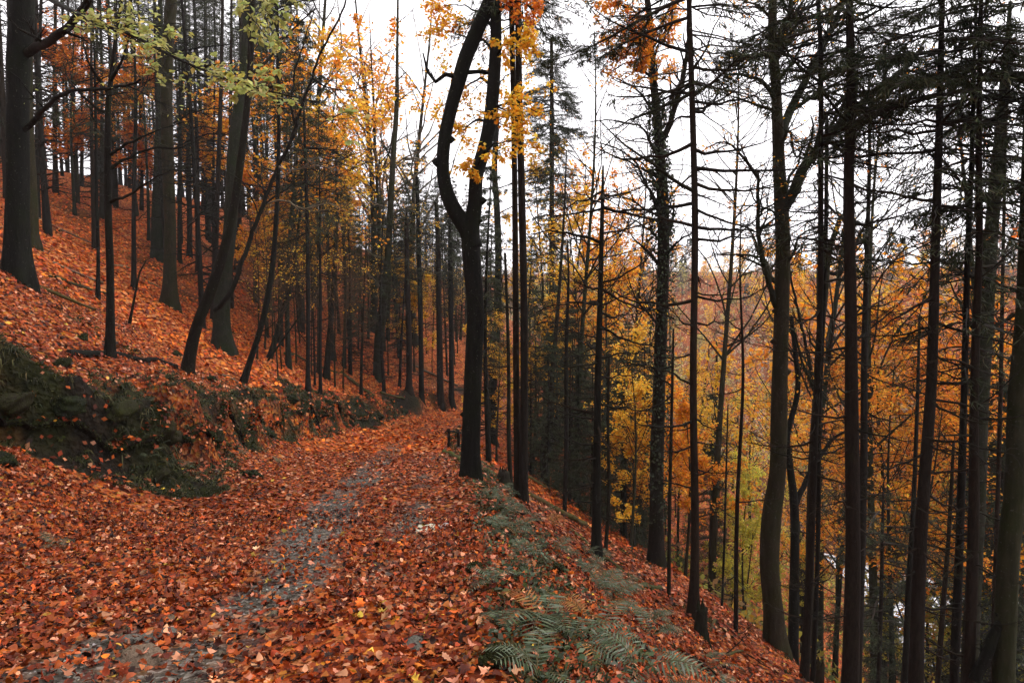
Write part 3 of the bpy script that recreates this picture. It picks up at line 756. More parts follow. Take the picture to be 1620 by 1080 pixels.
for i, (lab, pix, Y, pm) in enumerate((
    ('thin bare pole left of the big valley-side beech, standing on red leaves', [(1164, 1006, 8), (1168, 800, 7), (1172, 600, 5), (1173, 440, 3), (1173, 330, 2)], None, 2.5),
    ('hair-thin pole left of the thin bare pole', [(1142, 962, 4), (1145, 850, 4), (1149, 720, 3), (1152, 640, 2)], None, 2),
    ('thin pole midway between the fanned-branch spruce and the big beech', [(1130, 905, 6), (1131, 760, 6), (1133, 640, 5), (1133, 540, 3)], None, 3),
    ('thin straight pole hugging the right side of the ivy tree', [(1058, 945, 6), (1060, 800, 6), (1062, 640, 5), (1063, 520, 3)], None, 3),
    ('thin spruce pole rising from the log end between twin spruces and reddish spruce', [(893, 815, 7), (895, 700, 7), (896, 560, 6), (897, 450, 4), (898, 380, 2)], None, 6),
    ('leaning thin pole right after the twin spruces', [(856, 745, 5), (860, 680, 5), (866, 600, 5), (871, 520, 4)], None, 4),
    ('thin twiggy pole just left of the twin spruces', [(808, 770, 8), (806, 690, 7), (804, 600, 6), (802, 500, 5), (800, 400, 4)], None, 5),
    ('thin pole close behind the reddish spruce', [(958, 872, 6), (960, 780, 6), (962, 690, 5), (963, 560, 4)], None, 4),
    ('young spruce pole with drooping branchlets, low right of the thick spruce', [(1391, 1046, 8), (1394, 930, 7), (1396, 830, 5), (1396, 760, 2)], 19., 6),
    ('slim dark pole just left of the leaning-away spruce', [(1432, 1052, 12), (1437, 930, 10), (1445, 800, 8), (1452, 640, 6), (1455, 500, 4)], 17., 3),
    ('slim leaning stem between the leaning-away spruce and the close-set pair', [(1481, 1062, 10), (1489, 960, 9), (1500, 850, 7), (1508, 700, 5)], 16., 3),
    ('dead thin spruce right of the close-set pair', [(1576, 980, 9), (1582, 700, 8), (1588, 400, 6), (1592, 150, 5)], 14., 6))):
    spruce(lab, pix, Y, seed=20 + i, top=0, per_m=pm, blen=(0.36, 1.01), low=.6, crown=None, stubs=4, name='spruce_pole', flare=.2, live_py=1000 if 'drooping' in lab else None)

# ivy-clad beech
T = beech('tall dark beech clad in ivy with a fanned bare crown, right of the reddish spruce', [(1037, 892, 30), (1038, 820, 26), (1041, 700, 24), (1046, 550, 22), (1049, 400, 22), (1047, 300, 20), (1043, 230, 17), (1038, 170, 14), (1032, 100, 13), (1027, 40, 11), (1022, -20, 9)], bark=M_DARKB, seed=30, top=17, flare=.6, rand_limbs=9, rl=(.45, .9), llen=2.6, leaf=.8, lsz=.085)
IVY = T
px_limb(T, [(1043, 235, 0), (1056, 205, -.2), (1068, 170, -.3), (1080, 120, -.4), (1088, 70, -.5), (1092, 0, -.6)], .09, .05, nsub=8, sublen=.4, tw=5)
for pl, lv, cc in (([(1046, 330, 0), (1025, 295, -.4), (1003, 255, -.8), (975, 235, -1), (940, 225, -1.2), (915, 228, -1.3)], 0, None),
               ([(1044, 260, 0), (1018, 205, .3), (990, 195, .5), (960, 190, .6), (925, 195, .8)], 0, None),
               ([(1048, 345, 0), (1062, 310, .2), (1085, 285, .4), (1110, 265, .6), (1140, 250, .8)], 0, None),
               ([(1040, 190, 0), (1015, 150, .2), (985, 130, .2), (950, 110, .3)], .4, ORANGE),
               ([(1050, 400, 0), (1035, 370, -.3), (1015, 355, -.6), (985, 340, -.9)], 0, None),
               ([(1049, 520, 0), (1030, 500, -.3), (1005, 470, -.6), (992, 430, -.8)], .3, GOLD),
               ([(1049, 420, 0), (1065, 390, -.3), (1090, 370, -.7), (1115, 350, -.9)], 0, None),
               ([(1070, 165, -.3), (1090, 150, -.3), (1115, 140, -.3), (1150, 130, -.2)], 0, None),
               ([(1032, 100, 0), (1010, 70, -.3), (985, 60, -.5), (958, 48, -.8)], 5, ORANGE),
               ([(1030, 80, 0), (1045, 60, -.3), (1060, 40, -.6), (1068, 20, -.8)], 7, ORANGE),
               ([(1035, 130, 0), (1012, 105, -.6), (990, 100, -1), (968, 112, -1.2)], 3, ORANGE),
               ([(1033, 110, 0), (1020, 85, -.8), (1012, 62, -1.2), (1000, 30, -1.4)], 7, DEEP),
               ([(1028, 50, 0), (1005, 20, -.5), (975, 5, -.8), (945, -5, -1)], 5, ORANGE),
               ([(1036, 140, 0), (1040, 112, -.8), (1030, 92, -1.2), (1022, 88, -1.5)], 8, ORANGE)):
    px_limb(T, pl, .045, .008, nsub=14, sublen=.6, tw=7, leaves=lv, cols=cc, size=.095)
def ivy(T, pts, n, seed):
    root, b, Y, r = T; g = Geo()
    P = np.array([at(x, y, Y) for x, y, w in pts]); R = np.array([w * Y / 2160 for x, y, w in pts])
    t = r.uniform(0, 1, n) ** .8 * (len(P) - 1); k = np.minimum(t.astype(int), len(P) - 2); f = (t - k)[:, None]
    th = r.uniform(0, 6.28, n); dv = np.stack([np.cos(th), np.sin(th), th * 0], -1)
    p = P[k] * (1 - f) + P[k + 1] * f + dv * (R[k] * (1 - f[:, 0]) + R[k + 1] * f[:, 0])[:, None] * r.uniform(.95, 1.5, n)[:, None]
    d = r.normal(size=(n, 3)) * .5 + dv * .4; d[:, 2] -= .6
    leaf_quads(g, p, d, dv + r.normal(size=(n, 3)) * .4, r.uniform(.05, .1, n), pal(r, n, [(.03, .04, .02), (.05, .06, .035), (.02, .028, .015)]), .45)
    link('ivy', g.mesh('ivy', M_NEEDLE, b, smooth=False), root, kind='stuff')
ivy(T, [(1038, 830, 27), (1041, 700, 25), (1046, 550, 25), (1049, 400, 26), (1047, 300, 24), (1042, 225, 20), (1036, 150, 18)], 3600, 1)

# large valley-side beech
T = beech('big mossy beech with a bowed foot and pale forked limbs on the falling slope', [(1227, 1028, 38), (1222, 960, 36), (1217, 890, 36), (1219, 820, 35), (1229, 740, 32), (1233, 660, 30), (1236, 560, 28), (1238, 470, 27), (1239, 400, 26), (1238, 330, 25), (1234, 260, 22), (1230, 190, 20), (1226, 120, 19), (1222, 60, 17), (1220, 0, 14)], bark=M_BEECH, seed=40, top=19, flare=.55, lobes=4, rand_limbs=9, rl=(.4, .85), llen=2.8, leaf=.7, knobs=((1217, 540, .1, -1, 0), (1252, 588, .09, 1, .2), (1213, 492, .08, -1, 0), (1258, 432, .08, 1, .3)))
for pl, a_, b_ in (([(1240, 330, 0), (1258, 300, -.2), (1272, 265, -.2), (1300, 230, -.3), (1340, 185, -.4), (1390, 140, -.5), (1430, 110, -.5), (1460, 75, -.6)], .13, .05),
               ([(1236, 220, 0), (1248, 180, .3), (1268, 140, .4), (1290, 95, .5), (1315, 50, .5), (1335, 0, .6)], .11, .05),
               ([(1228, 485, 0), (1216, 450, -.1), (1207, 410, -.2), (1200, 360, -.3), (1199, 300, -.3), (1198, 270, -.3)], .07, .03),
               ([(1198, 280, -.3), (1180, 255, -.4), (1165, 235, -.5), (1145, 225, -.6), (1122, 232, -.6)], .04, .012),
               ([(1230, 160, 0), (1205, 130, -.3), (1175, 118, -.5), (1150, 118, -.6), (1128, 98, -.7)], .06, .015),
               ([(1228, 92, 0), (1205, 86, -.3), (1175, 92, -.6), (1140, 92, -.9)], .05, .012),
               ([(1226, 90, 0), (1240, 55, .2), (1250, 20, .3), (1255, -30, .3)], .08, .04),
               ([(1232, 240, 0), (1246, 205, -.3), (1252, 225, -.5), (1262, 250, -.6), (1275, 220, -.7), (1290, 208, -.8)], .045, .012),
               ([(1240, 420, 0), (1255, 400, -.2), (1262, 375, -.3), (1290, 360, -.4), (1320, 355, -.4)], .035, .01),
               ([(1250, 520, 0), (1258, 530, .2), (1272, 580, .3), (1290, 615, .4), (1300, 640, .5)], .03, .02),
               ([(1238, 350, 0), (1215, 330, .4), (1190, 325, .7), (1150, 330, 1)], .03, .008),
               ([(1222, 30, 0), (1200, 10, 0), (1170, 0, .2)], .04, .01),
               ([(1310, 220, -.3), (1330, 240, -.3), (1360, 250, -.3), (1400, 240, -.3)], .03, .008)):
    px_limb(T, pl, a_, b_, nsub=15, sublen=.5, tw=6, leaves=.5, cols=ORANGE, mat=M_BEECH, size=.08)

# stems at the right-hand edge of the view
T = beech('massive pale-flanked beech cut by the photo edge with a leaning prop at its foot', [(1588, 1080, 46), (1596, 900, 42), (1604, 780, 40), (1612, 640, 36), (1620, 480, 32), (1626, 300, 28), (1630, 100, 24)], Y=10.6, bark=M_BEECH, seed=41, top=18, flare=.5, rand_limbs=3, llen=2.0)
px_limb(T, [(1542, 1075, 0), (1562, 1030, 0), (1580, 990, 0), (1595, 945, 0)], .09, .07, nsub=3, sublen=.3, tw=2, sides=9)
T = beech('broad grey beech stem behind the close-set pair of spruces', [(1538, 960, 34), (1545, 800, 30), (1552, 640, 28), (1562, 480, 27), (1570, 350, 26), (1580, 230, 22), (1592, 100, 18)], Y=15.5, bark=M_BEECH, seed=42, top=18, flare=.3, rand_limbs=5, rl=(.45, .9), llen=2.4, leaf=.5, cols=DEEP)
T = beech('slanting dark tree behind the big bowed beech with rising twin limbs', [(1256, 985, 20), (1258, 880, 18), (1258, 800, 16), (1250, 740, 13), (1247, 690, 11), (1262, 620, 10), (1258, 560, 9), (1252, 500, 8)], Y=16.5, bark=M_DARKB, seed=43, top=0, flare=.3, rand_limbs=3, rl=(.4, .95), llen=1.8)
px_limb(T, [(1258, 800, 0), (1275, 760, .2), (1292, 730, .3), (1322, 690, .4), (1345, 680, .4)], .08, .03, nsub=8, sublen=.4, tw=4)
T = beech('grey forked beech rising behind the mottled-foot spruce', [(1282, 900, 18), (1286, 760, 16), (1290, 640, 15), (1298, 540, 14), (1305, 460, 13), (1312, 400, 11), (1330, 340, 8)], Y=19, bark=M_BEECH, seed=44, top=0, flare=.3, rand_limbs=3, rl=(.5, .95), llen=2.2, leaf=.6, cols=ORANGE)
px_limb(T, [(1290, 630, 0), (1278, 560, .3), (1262, 490, .5), (1250, 430, .6)], .06, .03, nsub=8, sublen=.4, tw=4)
px_limb(T, [(1308, 430, 0), (1330, 430, 0), (1350, 395, .2), (1368, 360, .3), (1390, 340, .4)], .06, .02, nsub=8, sublen=.4, tw=4)

# ------------------------------------------------------------------ trees on the hillside, left of the path
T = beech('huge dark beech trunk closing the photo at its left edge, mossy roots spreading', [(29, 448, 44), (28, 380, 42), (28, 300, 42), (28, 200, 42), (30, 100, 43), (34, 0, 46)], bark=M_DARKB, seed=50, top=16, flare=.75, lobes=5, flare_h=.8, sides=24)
BIG = T
px_limb(T, [(34, 90, 0), (48, 81, -.1), (62, 73, -.35), (85, 62, -1.2), (110, 40, -1.6), (135, 8, -2), (150, -25, -2.2)], .11, .07, nsub=5, sublen=.3, tw=3)
px_limb(T, [(30, 215, 0), (46, 200, -.1), (62, 180, -.5), (85, 158, -1.5), (110, 145, -2), (150, 141, -2.6), (190, 138, -3), (222, 126, -3.4)], .07, .02, nsub=8, sublen=.3, tw=4, leaves=.6, cols=OLIVE, size=.08)
# the leafy branch that reaches out over the slope
def olive_branch():
    root, b, Y, r = BIG
    pts = [at(60, -12, Y - 1), at(95, 8, 14), at(150, 36, 11.5), at(200, 52, 10.2), at(262, 84, 9.4), at(305, 104, 9.), at(350, 122, 8.7), at(400, 138, 8.4), at(450, 150, 8.2), at(500, 162, 8.0)]
    a = catmull(np.array(pts), .15); R = np.linspace(.06, .006, len(a)); g = Geo(); tubes(g, a[None], R[None], 7)
    i0 = int(len(a) * .3); A = a[None, i0:]; AR = R[None, i0:]
    c, cr = grow(A, AR, 44, .28, 1., .8, 1, .5, 6, r, -.05, .13, .3, .15, .004, absl=.85); tubes(g, c, cr, 4)
    c2, cr2 = grow(c, cr, 4, .2, 1., .75, .5, .6, 5, r, -.03, .15, .4, .4, .0025); tubes(g, c2, cr2, 3)
    o = link('branch', g.mesh('branch', M_TWIG, b), root)
    P = np.concatenate([c[:, 1:], c2], 0)
    protos = []
    cols = [(.36, .37, .12), (.44, .43, .17), (.3, .31, .1), (.45, .38, .07)]
    for k in range(8):
        gg = Geo(); outline_leaves(gg, np.array([[0, 0, 0.]]), np.array([[0, 0, 1.]]), np.array([1.]), pal(r, 1, [cols[k // 2]], None, .1), OVAL * [1.15, 1], np.random.default_rng(k), .3, .05)
        protos.append(gg.mesh('leaf', M_LEAF, smooth=False))
    n = 300
    for k in range(n):
        i = r.integers(0, len(P)); t = r.uniform(.3, 1) * 4; j = int(min(t, 3)); p = P[i, j] * (1 - t + j) + P[i, j + 1] * (t - j)
        nr = Vector((r.normal() * .45, r.normal() * .45 - .25, 1)).normalized()
        q = nr.to_track_quat('Z', 'Y') @ Euler((0, 0, r.uniform(0, 6.28))).to_quaternion()
        l = link('leaf', protos[min(7, int(r.random() ** 1.4 * 8))], o); s = r.uniform(.075, .12)
        l.location = Vector(p - b) + Vector((0, 0, -.02)); l.rotation_mode = 'QUATERNION'; l.rotation_quaternion = q; l.scale = (s, s, s)
    lg = Geo(); leaves_on(lg, P, 2.2, .085, r, OLIVE, None, .75, -.2, .05)
    link('leaves', lg.mesh('leaves', M_LEAF, b, smooth=False), o, kind='stuff')
    for pl in ([at(360, -20, 9.5), at(385, 8, 9.3), at(400, 30, 9.2), at(418, 55, 9.0)], [at(400, -20, 9.0), at(415, 5, 8.8), at(432, 30, 8.6), at(440, 60, 8.5)], [at(150, 34, 11.5), at(185, 25, 10.8), at(222, 30, 10.2), at(250, 26, 9.9)]):
        limb(root, b, pl, .02, .005, M_TWIG, r, 7, .5, 4, 4, .085, OLIVE, None, 'branch', M_TWIG, .05, -.02, .75)
olive_branch()

beech('second big beech half hidden behind the huge left-edge trunk', [(44, 384, 34), (46, 330, 30), (44, 250, 28), (40, 150, 26), (40, 0, 24)], bark=M_BEECH, seed=51, top=16, flare=.7)
T = beech('pale mossy beech with a flared foot, first beech right of the huge trunk', [(268, 486, 28), (268, 430, 24), (269, 350, 22), (266, 250, 22), (264, 150, 21), (266, 70, 21), (270, 0, 21)], bark=M_BEECH, seed=52, top=17, flare=.75, lobes=5, flare_h=.6)
px_limb(T, [(273, 85, 0), (290, 80, -.5), (330, 74, -.9), (368, 70, -1.2)], .05, .02, nsub=5, sublen=.4, tw=3)
px_limb(T, [(275, 195, 0), (300, 180, -.8), (335, 172, -1.4), (370, 176, -1.8)], .05, .015, nsub=7, sublen=.4, tw=3, mat=M_TWIG)
px_limb(T, [(276, 235, 0), (300, 222, -.8), (330, 212, -1.3), (370, 214, -1.6)], .05, .015, nsub=7, sublen=.4, tw=3, mat=M_TWIG)
beech('broad dim beech trunk just left behind the pale flared beech', [(248, 408, 22), (249, 350, 21), (252, 250, 20), (256, 150, 18)], bark=M_BEECH, seed=53, top=16, flare=.5)
T = beech('mossy beech leaning back behind the dark slanting stem', [(353, 556, 34), (350, 500, 30), (354, 440, 27), (361, 370, 25), (366, 300, 23), (371, 240, 22), (379, 170, 20), (387, 100, 17), (392, 0, 15)], bark=M_BEECH, seed=54, top=16, flare=.7, flare_h=.5)
T = beech('dark slanting stem leaning uphill in front of the mossy beech', [(296, 590, 26), (303, 555, 23), (314, 515, 22), (330, 470, 21), (347, 420, 19), (361, 370, 17), (373, 310, 15), (383, 240, 14), (391, 170, 13), (396, 100, 12), (399, 0, 12)], bark=M_DARKB, seed=55, top=14, flare=.25, lobes=3)
LEAN = T
px_limb(T, [(340, 490, -.1), (352, 478, -.3), (370, 450, -.4), (388, 400, -.4), (405, 355, -.4), (422, 310, -.4), (440, 265, -.4), (455, 235, -.5), (468, 200, -.5), (482, 155, -.6), (493, 123, -.6), (505, 90, -.7), (522, 55, -.8), (540, 22, -.8), (552, -10, -.8)], .07, .02, nsub=10, sublen=.2, tw=4, mat=M_TWIG)
px_limb(T, [(440, 262, -.4), (452, 270, -.6), (470, 268, -.8), (500, 262, -1), (540, 270, -1.2)], .025, .01, nsub=8, sublen=.5, tw=4, mat=M_PALETWIG)
px_limb(T, [(425, 322, -.4), (450, 318, -.6), (480, 330, -.9), (520, 322, -1.1), (560, 340, -1.4)], .025, .008, nsub=8, sublen=.5, tw=4, mat=M_PALETWIG)
px_limb(T, [(493, 123, -.6), (520, 140, -.9), (560, 142, -1.2), (600, 128, -1.5)], .025, .006, nsub=8, sublen=.5, tw=5, mat=M_TWIG)
px_limb(T, [(468, 200, -.5), (460, 160, -.6), (466, 120, -.6), (480, 70, -.7), (500, 10, -.8)], .03, .01, nsub=8, sublen=.4, tw=5, mat=M_TWIG)
px_limb(T, [(395, 120, 0), (420, 100, .3), (450, 60, .5), (500, 12, .7)], .04, .015, nsub=10, sublen=.5, tw=5, mat=M_TWIG)
px_limb(T, [(397, 60, 0), (430, 20, .3), (470, 5, .5), (540, -5, .7)], .04, .015, nsub=10, sublen=.5, tw=5, mat=M_TWIG)

spruce('black crooked-branched young tree nearest the path on the left slope', [(174, 566, 15), (174, 500, 14), (173, 420, 13), (172, 330, 12), (171, 240, 11), (173, 170, 10), (178, 110, 8), (186, 50, 6), (192, 0, 5)], seed=60, top=9.5, per_m=1.5, blen=(0.36, 0.87), low=1.2, crown=None, bark=M_DARKB, stubs=6, name='young_tree')
root = [o for o in bpy.data.objects if o.get('label', '').startswith('black crooked')][0]
b = np.array(root.location); rr_ = np.random.default_rng(5)
for pl in ([(175, 245, 0), (200, 228, -.2), (235, 212, -.4), (270, 198, -.6), (285, 195, -.6)], [(175, 268, 0), (205, 248, .2), (250, 232, .3), (285, 236, .4), (320, 218, .5)], [(172, 150, 0), (152, 120, -.2), (138, 95, -.3), (130, 55, -.3)], [(174, 130, 0), (190, 100, -.2), (202, 60, -.3), (212, 10, -.4)], [(175, 320, 0), (210, 305, -.3), (240, 285, -.4), (270, 270, -.5)], [(171, 180, 0), (140, 160, .1), (110, 130, .3), (100, 100, .4)]):
    limb(root, b, [at(px, py, b[1] + dy) for px, py, dy in pl], .035, .008, M_DARKB, rr_, 7, .4, 4)
for i, (lab, pix, pm, bk) in enumerate((
    ('thin black stem close left of the crooked-branched young tree', [(155, 474, 7), (155, 400, 6), (154, 300, 6), (152, 200, 5), (150, 120, 4)], 2, M_DARKB),
    ('thin straight stem between the young tree and the pale flared beech', [(212, 456, 8), (212, 400, 8), (213, 300, 7), (214, 180, 6)], 2, M_SPRUCE),
    ('thin leaning stick-like sapling just right of the crooked-branched young tree', [(204, 516, 5), (212, 470, 4), (221, 430, 3), (229, 412, 2)], 1, M_DARKB),
    ('dark stem leaning right below the slope logs, right of the mossy beech', [(384, 606, 11), (398, 565, 10), (412, 522, 10), (422, 477, 10), (432, 420, 9), (437, 360, 8), (440, 290, 7), (441, 200, 6)], 2.5, M_DARKB),
    ('second thinner leaning stem propped by a fallen pole', [(426, 568, 9), (437, 530, 8), (447, 490, 7), (460, 450, 7), (468, 400, 6), (476, 330, 5)], 3, M_DARKB),
    ('upright slim stem nearest the bank, left of a thinner companion', [(487, 628, 9), (487, 560, 7), (487, 460, 7), (486, 360, 6), (484, 260, 5), (482, 180, 4)], 5, M_SPRUCE),
    ('thinner companion close right of the upright slim stem by the bank', [(507, 624, 6), (507, 560, 5), (506, 470, 5), (505, 380, 4), (504, 300, 3)], 5, M_SPRUCE),
    ('dark stem behind the slim pair, leaning slightly downhill', [(516, 598, 11), (519, 550, 10), (524, 500, 9), (529, 430, 8), (532, 330, 7)], 4, M_DARKB),
    ('slim dark spruce midway up the slope behind the leaning stems', [(404, 480, 8), (404, 420, 7), (404, 330, 7), (403, 230, 6)], 3, M_SPRUCE),
    ('dark spruce stem uphill right of the pale flared beech', [(313, 432, 8), (313, 380, 8), (312, 300, 7), (311, 200, 6)], 2, M_SPRUCE),
    ('stout dark spruce behind the pale beech foot, uphill', [(300, 405, 9), (300, 350, 9), (299, 280, 8), (298, 180, 7)], 2, M_SPRUCE),
    ('thin stem tight against the pale flared beech on its right', [(284, 415, 7), (284, 350, 7), (285, 250, 6), (285, 150, 5)], 2, M_SPRUCE),
    ('dark spruce standing over the long fallen pole near the path bend', [(667, 640, 9), (666, 560, 8), (664, 460, 8), (662, 360, 7), (660, 280, 5)], 6, M_SPRUCE),
    ('dark spruce left of the one over the fallen pole', [(647, 618, 10), (647, 540, 9), (645, 450, 8), (643, 360, 7)], 6, M_SPRUCE),
    ('stout spruce just left of the forked tree, behind the fence', [(697, 640, 11), (696, 560, 10), (695, 470, 9), (693, 390, 8), (690, 320, 6)], 6, M_SPRUCE),
    ('spruce between the stout one and the forked tree trunk', [(714, 640, 9), (714, 560, 8), (713, 470, 8), (712, 400, 7)], 5, M_SPRUCE))):
    spruce(lab, pix, seed=70 + i, top=10 + (i % 4) if pm > 1 else 0, per_m=pm, blen=(0.48, 1.59), low=.8, crown=(i % 4) if pm > 1 else None, crown_s=.8, bark=bk, stubs=3, limit_py=100)
T = beech('stub-like mossy beech with a hanging bark skirt on the slope above the bank', [(599, 600, 17), (599, 560, 17), (602, 520, 17), (607, 470, 14), (612, 410, 12), (617, 340, 11), (622, 260, 10), (628, 170, 8)], bark=M_BEECH, seed=90, top=24, flare=.4, rand_limbs=6, rl=(.45, .95), llen=2.6, leaf=.6, cols=GOLD)
root, b, Y, r = T
for pl in ([(612, 410, 0), (585, 400, -.4), (560, 365, -.8), (535, 340, -1.2), (515, 318, -1.6)], [(607, 460, 0), (590, 440, -.4), (570, 425, -.7), (545, 422, -1)], [(616, 340, 0), (640, 330, 0), (670, 342, .3), (700, 345, .6)], [(620, 290, 0), (600, 262, .2), (575, 255, .4), (540, 262, .6)], [(620, 270, 0), (650, 250, .3), (680, 260, .5), (700, 282, .6)], [(617, 330, 0), (590, 320, -.3), (565, 300, -.6), (545, 300, -1)]):
    px_limb(T, pl, .05, .012, nsub=12, sublen=.5, tw=5, mat=M_PALETWIG, leaves=1.6, cols=GOLD, size=.1)

def heaps():
    """leaves drifted against the feet of the nearer trees."""
    r = np.random.default_rng(55); g = Geo()
    P = np.array([p for p in HERO_XY if 6 < p[1] < 26]); n = len(P) * 170
    i = r.integers(0, len(P), n); a = r.uniform(0, 6.28, n); d = .1 + np.abs(r.normal(size=n)) * .28
    x = P[i, 0] + np.cos(a) * d; y = P[i, 1] + np.sin(a) * d; nn = gnormal(x, y)
    c = np.stack([x, y, H(x, y)], -1) + nn * (.02 + .1 * np.exp(-d / .25) * r.random(n))[:, None]
    v = r.normal(size=(n, 3)); nm = norm(nn + r.normal(size=(n, 3)) * .4)
    leaf_quads(g, c, v - (v * nm).sum(1, keepdims=True) * nm, nm, r.uniform(.05, .1, n), pal(r, n, LIT, LITW, .35), .36, .1)
    link('leaf_litter', g.mesh('drifted_litter', M_LITTER, smooth=False), kind='stuff', label='fallen leaves drifted against the feet of the trees')
heaps()

# ------------------------------------------------------------------ background woods, one tree at a time
def far_enough(x, y, lst, d):
    return all((x - a) ** 2 + (y - b_) ** 2 > d * d for a, b_ in lst)
def spruce_kit(seed, Ht, r0, crown_i, dead_n, frac):
    r = np.random.default_rng(seed)
    t = np.linspace(0, 1, 7); P = np.stack([.02 * Ht * np.sin(t * 3 + seed), .02 * Ht * np.sin(t * 2 + 2 * seed), Ht * t], -1); P -= P[0]; R = r0 * (1 - .85 * t)
    tg = trunk_geo(P, R, seed, .4, 4, 1.2, 9, .05, .8)
    g = Geo()
    a, ar = grow(P[None], R[None], dead_n, .08, frac + .1, 1.5, 1, .3, 6, r, -.02, .1, .5, .1, .008, absl=1.5); tubes(g, a, ar, 3)
    b, br = grow(a, ar, 6, .2, .95, .8, .4, .6, 4, r, -.05, .15, .5, .4, .005); tubes(g, b, br, 3)
    dm = g.mesh('dead_branches', M_TWIG)
    cs = Ht * (1 - frac)
    return [('trunk', tg.mesh('trunk', M_SPRUCE), None), ('dead_branches', dm, 'stuff'), ('crown', CROWNS[crown_i], None)], Ht, frac
SK = [spruce_kit(101, 17, .17, 0, 60, .42), spruce_kit(102, 15, .14, 1, 70, .5), spruce_kit(103, 19, .21, 2, 55, .45), spruce_kit(104, 14, .12, 3, 80, .55), spruce_kit(105, 16, .15, 1, 60, .35)]
CROWN_H = [9, 10, 8, 6]
SKI = [0, 1, 2, 3, 1]
def put_spruce(k, x, y, label, group, sc, rz, frac=None, name='spruce_tree', slim=1.):
    kit, Ht, fr = SK[k]; fr = frac if frac is not None else fr
    root = place(kit, name, label, x, y, group, sc, rz, (rng.normal() * .02, rng.normal() * .02))
    if slim != 1: root.scale = (sc * slim, sc * slim, sc)
    for c in root.children:
        if c.name.startswith('crown'):
            s = Ht * (1.03 - fr) / CROWN_H[SKI[k]]; w = .9
            c.location = (0, 0, Ht * fr); c.scale = (w, w, s)
    return root
LM = [(30, 'the huge left-edge trunk'), (172, 'the crooked-branched young tree'), (266, 'the pale flared beech'), (345, 'the dark slanting stem'), (428, 'the second leaning stem'), (487, 'the upright slim stem'), (530, 'the downhill-leaning dark stem'), (605, 'the stub-like beech'), (664, 'the spruce over the fallen pole'), (748, 'the forked tree'), (822, 'the twin spruces'), (873, 'the living spruce'), (896, 'the thin pole'), (947, 'the reddish spruce'), (1044, 'the ivy tree'), (1096, 'the fanned-branch spruce'), (1170, 'the thin bare pole'), (1232, 'the bowed beech'), (1294, 'the mottled-foot spruce'), (1347, 'the forked-stub spruce'), (1400, 'the slender dark spruce'), (1472, 'the leaning-away spruce'), (1540, 'the close-set pair'), (1605, 'the massive edge beech')]
def where(px):
    d, n = min((abs(px - a), (a, b_)) for a, b_ in LM); side = 'behind' if d < 9 else ('just ' if d < 28 else 'well ') + ('left of' if px < n[0] else 'right of')
    return side + ' ' + n[1]
def girth(sc): return 'slim' if sc < .9 else 'stout' if sc > 1.38 else 'straight'
rr = np.random.default_rng(77)
cnt = 0; placed = list(HERO_XY)
for _ in range(6000):                                     # the wood on the hill
    if cnt >= 165: break
    y = rr.uniform(17, 85); l = rr.uniform(2.5, 46)
    x = xc(y) - hw(y) - l
    if x < -.95 * y - 6 or not far_enough(x, y, placed, 1.9 if y > 45 else 2.4): continue
    px, py, _ = to_px(np.array([x, y, float(H(x, y))]))
    if px < -150 or px > 730 or (px > 520 and rr.random() < .35): continue
    if y < 30 and rr.random() < .6: continue
    k = int(rr.integers(5)); placed.append((x, y)); cnt += 1
    zone = ('on the upper hill behind the huge left trunk', 'on the slope behind the pale flared beech', 'in the dim wood beyond the leaning stems', 'in the dark stand uphill of the path bend')[min(3, int(max(px, 0) // 190))]
    sc_ = rr.uniform(1.15, 1.6)
    if px > 490: sc_ = min(1.5, max(.45, (at(px, rr.uniform(255, 360), y)[2] - float(H(x, y))) / SK[k][1]))
    put_spruce(k, x, y, girth(sc_) + ' dark spruce ' + ('near the crest, ' if l > 30 else 'mid-hill, ' if l > 14 else 'low on the hill, ') + where(px), 'straight spruces in the wood on the hill', sc_, rr.uniform(0, 6.28), frac=rr.uniform(.62, .75) if px < 420 else rr.uniform(.45, .62), slim=.66)
cnt = 0
for _ in range(6000):                                     # the close dark stand round the bend
    if cnt >= 62: break
    y = rr.uniform(36, 84); px = rr.uniform(520, 800); p = at(px, 600, y); x = p[0]
    if abs(x - xc(y)) < hw(y) + .5 or not far_enough(x, y, placed, 1.0): continue
    placed.append((x, y)); cnt += 1; k = int(rr.integers(5))
    sc_ = min(1.5, max(.4, (at(px, rr.uniform(290, 400), y)[2] - float(H(x, y))) / SK[k][1]))
    z_ = 'left of the forked tree' if px < 690 else 'straight beyond the forked tree'
    put_spruce(k, x, y, ('slim ' if sc_ < .75 else '') + 'close-grown spruce ' + ('far ' if y > 60 else '') + 'past the bend, ' + where(px), 'close-grown spruces past the bend', sc_, rr.uniform(0, 6.28), frac=rr.uniform(.25, .5))
cnt = 0
for _ in range(3000):                                     # stems on the falling slope
    if cnt >= 34: break
    y = rr.uniform(20, 62); rx = rr.uniform(1.0, 17); x = xc(y) + hw(y) + rx
    if not far_enough(x, y, placed, 1.7): continue
    px, py, _ = to_px(np.array([x, y, float(H(x, y))]))
    if px < 760 or px > 1120 or py > 860 or (px > 1010 and rr.random() < .6): continue
    placed.append((x, y)); cnt += 1
    low = px > 880
    k = int(rr.integers(5))
    put_spruce(k, x, y, ('far' if y > 42 else 'nearer') + ' dark spruce on the falling slope, ' + where(px), 'spruce stems on the falling slope', rr.uniform(.45, .62) if low else rr.uniform(.55, .8), rr.uniform(0, 6.28), frac=rr.uniform(.3, .55))

